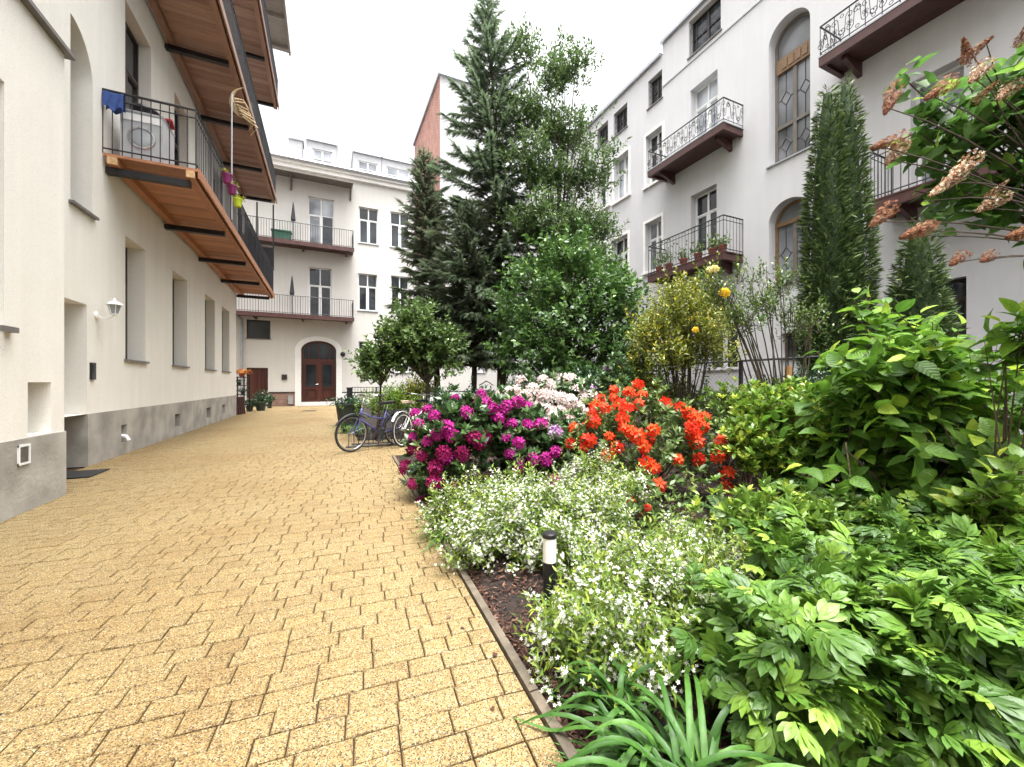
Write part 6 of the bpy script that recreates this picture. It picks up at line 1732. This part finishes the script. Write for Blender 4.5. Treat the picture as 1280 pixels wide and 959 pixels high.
# --- bicycles
def bicycle(pr, pf, paint, rim, saddle, label, lady=False, white=False, scale=1.0):
    pr = np.array(pr); pf = np.array(pf); ax = unit(pf - pr); wb = 1.04 * scale
    c = (pr + pf) / 2; lean = np.array((-ax[1], ax[0], 0)) * .05
    Rw = .335 * scale
    def P(x, z, y=0.0):
        q = c + ax * (x - 0) * scale + lean * z * 2 + np.array((-ax[1], ax[0], 0)) * y
        return (q[0], q[1], z * scale + 0.004)
    nv = np.array((-ax[1], ax[0], 0))
    t = thing('bicycle', label, 'bicycle', (c[0], c[1], 0))
    for x in (-.52, .52):
        cen = P(x, .335)
        mb = MB(); mb.ring(cen, nv, Rw - .018, .018, 40, 8); w = mb.build('tyre', M['rubber'], t, smooth=True)
        mb = MB(); mb.ring(cen, nv, Rw - .042, .012, 40, 6); mb.build('rim', M[rim], w)
        mb = MB(); mb.tube([P(x, .335, -.05), P(x, .335, .05)], .02, 8)
        for i in range(28):
            a = 2 * PI * i / 28; a2 = a + (.35 if i % 2 else -.35)
            mb.tube([P(x + .018 * math.cos(a), .335 + .018 * math.sin(a), .03 if i % 4 < 2 else -.03), P(x + (.29) * math.cos(a2), .335 + .29 * math.sin(a2))], .0016, 3, cap=False)
        mb.build('spokes', M['chrome'], w)
        mb = MB(); q = np.linspace(.15, 2.6, 16) if x < 0 else np.linspace(.5, 2.35, 14)
        for i in range(len(q) - 1):
            a, b_ = q[i], q[i + 1]; R2 = .362
            mb.mesh8([P(x + R2 * math.cos(a), .335 + R2 * math.sin(a), -.028), P(x + R2 * math.cos(b_), .335 + R2 * math.sin(b_), -.028), P(x + R2 * math.cos(b_), .335 + R2 * math.sin(b_), .028), P(x + R2 * math.cos(a), .335 + R2 * math.sin(a), .028),
                      P(x + (R2 + .008) * math.cos(a), .335 + (R2 + .008) * math.sin(a), -.02), P(x + (R2 + .008) * math.cos(b_), .335 + (R2 + .008) * math.sin(b_), -.02), P(x + (R2 + .008) * math.cos(b_), .335 + (R2 + .008) * math.sin(b_), .02), P(x + (R2 + .008) * math.cos(a), .335 + (R2 + .008) * math.sin(a), .02)])
        mb.build('mudguard', M['bikewhite'] if white else M['iron'], t)
    bb = (-.08, .29); st = (-.22, .74); hd = (.34, .78); hb = (.38, .60)
    mb = MB(); r = .0175
    mb.tube([P(*bb), P(*st)], r, 8); mb.tube([P(*bb), P(*hb)], r * 1.1, 8)
    if lady: mb.tube([P(-.165, .56), P(.1, .60), P(hd[0] + .02, hd[1] - .06)], r * .9, 8)
    else: mb.tube([P(-.21, .70), P(hd[0] + .01, hd[1] - .03)], r, 8)
    mb.tube([P(*hd), P(*hb)], r * 1.2, 8)
    for y in (-.045, .045):
        mb.tube([P(-.52, .335, y), P(bb[0], bb[1], y * .7)], r * .6, 6); mb.tube([P(-.52, .335, y), P(-.20, .68, y * .4)], r * .55, 6)
    mb.build('frame', M[paint], t, smooth=True)
    mb = MB()
    for y in (-.05, .05): mb.tube([P(hb[0], hb[1] - .0, y), P(.44, .45, y), P(.52, .335, y)], .011, 6)
    mb.tube([P(hb[0], hb[1], -.05), P(hb[0], hb[1], .05)], .014, 6); mb.build('fork', M[paint], t)
    mb = MB(); mb.tube([P(hd[0], hd[1]), P(hd[0] - .03, .98)], .013, 8)
    mb.tube([P(.10, 1.02, -.30), P(.22, 1.03, -.27), P(.32, 1.01, -.12), P(.31, .98, 0), P(.32, 1.01, .12), P(.22, 1.03, .27), P(.10, 1.02, .30)], .012, 8)
    h_ = mb.build('handlebar', M['chrome'], t, smooth=True)
    for y in (-1, 1):
        mb = MB(); mb.tube([P(.10, 1.02, y * .30), P(.22, 1.03, y * .27)], .017, 8); mb.build('grip', M['rubber'], h_)
    mb = MB(); mb.tube([P(*st), P(-.25, .86)], .012, 8)
    m2 = []
    for (x, wd, z) in ((-.40, .06, .90), (-.36, .10, .905), (-.28, .105, .90), (-.18, .05, .89), (-.10, .022, .885), (-.06, .015, .875)):
        m2.append((x, wd, z))
    sd = MB()
    for i in range(len(m2) - 1):
        (x, w_, z), (x2, w2, z2) = m2[i], m2[i + 1]
        sd.mesh8([P(x, z - .05, -w_ * .8), P(x2, z2 - .045, -w2 * .8), P(x2, z2 - .045, w2 * .8), P(x, z - .05, w_ * .8), P(x, z, -w_), P(x2, z2, -w2), P(x2, z2, w2), P(x, z, w_)])
    sd.build('saddle', M[saddle], t); mb.build('seat_post', M['chrome'], t)
    mb = MB(); mb.lathe(P(bb[0], bb[1], .05), [(.085, 0), (.085, .004)], 20, tuple(nv)); mb.tube([P(*bb, -.08), P(*bb, .08)], .012, 6)
    mb.tube([P(bb[0], bb[1], .075), P(bb[0] + .1, bb[1] - .13, .08)], .008, 6); mb.tube([P(bb[0], bb[1], -.075), P(bb[0] - .1, bb[1] + .13, -.08)], .008, 6)
    for s in (1, -1): mb.mesh8([P(bb[0] + s * .1 - .04, bb[1] - s * .13 - .012, s * .08), P(bb[0] + s * .1 + .04, bb[1] - s * .13 - .012, s * .08), P(bb[0] + s * .1 + .04, bb[1] - s * .13 - .012, s * .16), P(bb[0] + s * .1 - .04, bb[1] - s * .13 - .012, s * .16),
                                  P(bb[0] + s * .1 - .04, bb[1] - s * .13 + .012, s * .08), P(bb[0] + s * .1 + .04, bb[1] - s * .13 + .012, s * .08), P(bb[0] + s * .1 + .04, bb[1] - s * .13 + .012, s * .16), P(bb[0] + s * .1 - .04, bb[1] - s * .13 + .012, s * .16)])
    mb.tube([P(bb[0], bb[1] + .08, .05), P(-.52, .37, .05)], .006, 4); mb.tube([P(bb[0], bb[1] - .08, .05), P(-.52, .30, .05)], .006, 4); mb.build('crank_set', M['iron'], t)
    mb = MB(); mb.tube([P(-.24, .72, 0), P(-.62, .71, -.06), P(-.86, .70, -.06)], .006, 5); mb.tube([P(-.24, .72, 0), P(-.62, .71, .06), P(-.86, .70, .06), P(-.86, .70, -.06)], .006, 5)
    for y in (-.06, .06): mb.tube([P(-.55, .34, y), P(-.70, .71, y)], .005, 5)
    mb.build('luggage_rack', M['iron'], t)
    return t
bicycle(pg(492, 8.15), pg(443, 7.42), 'bikeblue', 'chrome', 'rubber', 'violet blue bicycle with black tyres parked with its front wheel over the paving', lady=True)
bicycle(pg(506, 7.95), pg(540, 8.9), 'bikewhite', 'bikewhite', 'saddle', 'cream white bicycle with tan saddle standing behind the magenta bush', lady=True, white=True)
bicycle(pg(522, 8.5), pg(562, 9.25), 'black', 'chrome', 'rubber', 'black bicycle half hidden behind the white one')
# bicycle rack
p = pg(468, 8.3)
t = thing('bicycle_rack', 'low black steel rack on the paving holding the parked bicycles', 'bike rack', p)
a0 = pg(432, 7.75); a1 = pg(500, 8.15)
mb = MB()
for off in (0, .35):
    o_ = np.array((.12, .33, 0)) * (off / .35)
    mb.tube([tuple(a0 + o_ + UP * .03), tuple(a1 + o_ + UP * .03)], .02, 6)
mb.build('base_rail', M['black'], t)
for q in np.linspace(.05, .95, 6):
    mb = MB(); c = a0 * (1 - q) + a1 * q; o_ = np.array((.12, .33, 0))
    mb.tube([tuple(c + UP * .03), tuple(c + o_ * .1 + UP * .28), tuple(c + o_ * .5 + UP * .36), tuple(c + o_ * .9 + UP * .28), tuple(c + o_ + UP * .03)], .009, 6)
    mb.build('wheel_loop', M['black'], t)

# --- dark tub, railing, post
p = pg(437, 12.0)
t = thing('planter_tub', 'large dark green tub with trailing plants at the corner of the bed', 'planter', p)
mb = MB(); mb.lathe(p, [(.30, 0), (.38, .62), (.41, .62), (.41, .68), (.36, .68), (.35, .60)], 22); mb.build('tub', M['darkpot'], t)
fo = Fol(); n = 500; q = p + np.array((0, 0, .70)) + rng.normal(size=(n, 3)) * np.array((.22, .22, .07))
fo.add(T_SIMPLE, q, frames(rdir(n) + UP * .4, rdir(n) + UP), .07 + .05 * rng.random(n), rng.random(n) * .7); fo.build('plants', M['ivy'], t)
a0, a1 = pg(440, 21.2), pg(503, 21.6); a1[1] = a0[1]
t = thing('garden_railing', 'black iron railing in front of the white end wall right of the door', 'railing', tuple((a0 + a1) / 2))
FR = Frame((a0[0], a0[1]), (1, 0), (0, -1)); Lr = a1[0] - a0[0]
mb = railing(FR, 0, Lr, .0, .05, 1.0, .14, .011, 'rails', (False, False)); mb.build('bars', M['black'], t)
mb = MB(); mb.tube([FR.pt(0, 0, .62), FR.pt(Lr, 0, .62)], .012, 4); 
for s in (0, Lr / 2, Lr): mb.box(FR, s - .03, s + .03, -.03, .03, 0, 1.06)
mb.build('posts', M['black'], t)
p = pg(437, 20.8)
mb = MB(); mb.box(Frame((p[0], p[1]), (1, 0), (0, -1)), -.13, .13, -.1, .1, 0, .98); mb.box(Frame((p[0], p[1]), (1, 0), (0, -1)), -.15, .15, -.12, .12, .982, 1.05)
tag(mb.build('gate_post', M['black'], loc=p), 'square black post at the left end of the railing by the end door', 'post')

# --- chain-link fence on the right
t = thing('chain_link_fence', 'rusty chain-link fence with dark posts behind the yellow-green shrub', 'fence', (6.5, 6.5, 0))
FF = Frame((6.5, 0), (0, 1), (-1, 0))
for s in (4.72, 6.6, 8.6):
    mb = MB(); mb.box(FF, s - .025, s + .025, -.025, .025, 0, 1.66); mb.build('post', M['iron'], t)
mb = MB(); mb.tube([FF.pt(3.0, 0, 1.64), FF.pt(8.6, 0, 1.64)], .02, 6); mb.build('top_rail', M['iron'], t)
mb = MB(); s = 3.0
while s < 9.9:
    for dr in (1, -1):
        a_, b_ = (s, s + 1.35 * dr)
        z0, z1 = .05, 1.40
        def cl(aa, zz, bb, z2):
            lo, hi = 3.0, 8.6
            if aa < lo or aa > hi:
                e = lo if aa < lo else hi
                if bb == aa: return None
                f = (e - aa) / (bb - aa)
                if f > 1: return None
                zz = zz + (z2 - zz) * f; aa = e
            return aa, zz
        A0 = cl(a_, z0, b_, z1); B0 = cl(b_, z1, a_, z0)
        if A0 and B0 and abs(A0[0] - B0[0]) > .02: mb.tube([FF.pt(A0[0], .004 * dr, A0[1]), FF.pt(B0[0], .004 * dr, B0[1])], .0022, 3, cap=False)
    s += .075
mb.build('wire_mesh', M['greyframe'], t)

# --- bird feeder and leaning tool behind the flowers
p = pg(606, 9.3)
t = thing('bird_feeder', 'small dark roofed bird feeder on a thin post between the tree trunks', 'bird feeder', p)
mb = MB(); mb.tube([tuple(p), tuple(p + np.array((.03, 0, 1.02)))], .02, 6); mb.build('post', M['twig'], t)
c = p + np.array((.04, 0, 1.02)); BF = Frame((c[0], c[1]), (CYW, -SY), (-SY, -CYW))
mb = MB(); mb.box(BF, -.12, .12, -.1, .1, c[2], c[2] + .02)
for s in (-.1, .1):
    for n_ in (-.08, .08): mb.box(BF, s - .01, s + .01, n_ - .01, n_ + .01, c[2] + .0205, c[2] + .18)
mb.build('tray', M['darkframe'], t)
mb = MB(); P = BF.pt; z = c[2] + .181
for sg in (-1, 1): mb.mesh8([P(sg * .16, -.14, z), P(0.0, -.14, z + .10), P(0.0, .14, z + .10), P(sg * .16, .14, z), P(sg * .16, -.14, z + .014), P(0, -.14, z + .116), P(0, .14, z + .116), P(sg * .16, .14, z + .014)])
mb.build('roof', M['darkframe'], t)
mb = MB(); a0 = pg(616, 9.0); a1 = pz(625, 474, 9.5); mb.tube([tuple(a0), tuple(a1)], .018, 6)
tag(mb.build('garden_pole', M['twig'], loc=a0), 'thin dark pole leaning towards the spruce trunk', 'pole')

# --- things by the brown cellar door
def pot_plant(px, d, r, h, label, leafm, hh, flower=None, potm='darkpot'):
    p = pg(px, d); t = thing('potted_plant', label, 'pot plant', p)
    mb = MB(); mb.lathe(p, [(r * .75, 0), (r, h), (r * 1.08, h), (r * 1.08, h + .03), (r * .9, h + .03)], 16); mb.build('pot', M[potm], t)
    fo = Fol(); n = 260; q = p + np.array((0, 0, h + hh * .45)) + rng.normal(size=(n, 3)) * np.array((r * .7, r * .7, hh * .28)); q[:, 2] = np.maximum(q[:, 2], h * .8)
    fo.add(T_SIMPLE, q, frames(rdir(n) + UP * .4, rdir(n)), .09 + .07 * rng.random(n), rng.random(n) * .8); fo.build('leaves', M[leafm], t)
    if flower:
        fo = Fol(); n = 120; q = p + np.array((0, 0, h + hh)) + rng.normal(size=(n, 3)) * np.array((r * .6, r * .6, .08))
        fo.add(T_STAR, q, frames(rdir(n), UP + rdir(n)), .05 + .03 * rng.random(n), rng.random(n)); fo.build('blossoms', M[flower], t)
pot_plant(326, 18.6, .22, .34, 'black pot of dark foliage in front of the brown cellar door', 'ivy', .55)
pot_plant(312, 18.2, .15, .22, 'small pot plant left of the black pot by the cellar door', 'ivy', .3)
pot_plant(337, 20.5, .12, .3, 'slim pot plant at the right jamb of the cellar door', 'ivy', .3)
p = pg(301, 17.6)
t = thing('plant_shelf', 'dark slatted shelf with tiers of plants at the far corner of the left house', 'shelf', p)
SF = Frame((p[0], p[1]), (CYW, -SY), (-SY, -CYW))
mb = MB()
for z in (.35, .75, 1.15, 1.5): mb.box(SF, -.28, .28, -.2, .2, z, z + .03)
for s in (-.27, .27):
    for n_ in (-.19, .19): mb.box(SF, s - .02, s + .02, n_ - .02, n_ + .02, 0, 1.55 + .001)
mb.build('frame', M['black'], t)
p2 = np.array(SF.pt(.05, 0, 1.532)); t2 = thing('orange_pot_plant', 'orange flowering plant on top of the dark plant shelf', 'pot plant', p2)
mb = MB(); mb.lathe(p2, [(.09, 0), (.12, .14), (.13, .16)], 14); mb.build('pot', M['terracotta'], t2)
fo = Fol(); n = 160; q = p2 + np.array((.03, 0, .22)) + rng.normal(size=(n, 3)) * np.array((.14, .12, .05)); fo.add(T_STAR, q, frames(rdir(n), UP + rdir(n)), .04 + .02 * rng.random(n), rng.random(n)); fo.build('blossoms', M['orange_pl'], t2)
for i, (s, z, l_) in enumerate(((-.12, .382, 'lowest'), (.1, .782, 'middle'), (-.08, 1.182, 'upper'))):
    p3 = np.array(SF.pt(s, 0, z)); t3 = thing('shelf_plant', f'small leafy pot on the {l_} tier of the dark plant shelf', 'pot plant', p3)
    mb = MB(); mb.lathe(p3, [(.07, 0), (.09, .12), (.1, .13)], 12); mb.build('pot', M['darkpot'], t3)
    fo = Fol(); n = 70; q = p3 + np.array((0, 0, .17)) + rng.normal(size=(n, 3)) * np.array((.1, .08, .03)); fo.add(T_SIMPLE, q, frames(rdir(n), UP + rdir(n)), .08 + .03 * rng.random(n), rng.random(n)); fo.build('leaves', M['ivy'], t3)
for i, (px_, dx) in enumerate(((297.5, 'nearest'), (302, 'second'))):
    a0 = pg(px_ + 2, 16.3 + .35 * i); mb = MB(); FB = Frame((a0[0], a0[1]), (CYW, -SY), (-SY, -CYW)); P = FB.pt
    for k in range(3): mb.mesh8([P(-.1, .12 * k, 0), P(.1, .12 * k, 0), P(.1, .12 * k + .025, 0), P(-.1, .12 * k + .025, 0), P(-.2, -.05 + .12 * k, .7), P(0, -.05 + .12 * k, .7), P(0, -.03 + .12 * k, .7), P(-.2, -.03 + .12 * k, .7)][:8])
    tag(mb.build('leaning_board', M['maroon'], loc=a0), ('narrow maroon boards leaning at the corner of the left house' if i == 0 else 'maroon boards leaning against the plant shelf'), 'boards')
# drain cover in the paving
mb = MB(); p = pg(386, 18.4); mb.lathe((p[0], p[1], .003), [(.32, 0), (.32, .006), (.30, .007)], 24)
tag(mb.build('drain_cover', M['iron'], loc=p), 'round dark drain cover set in the paving before the arched door', 'drain cover')
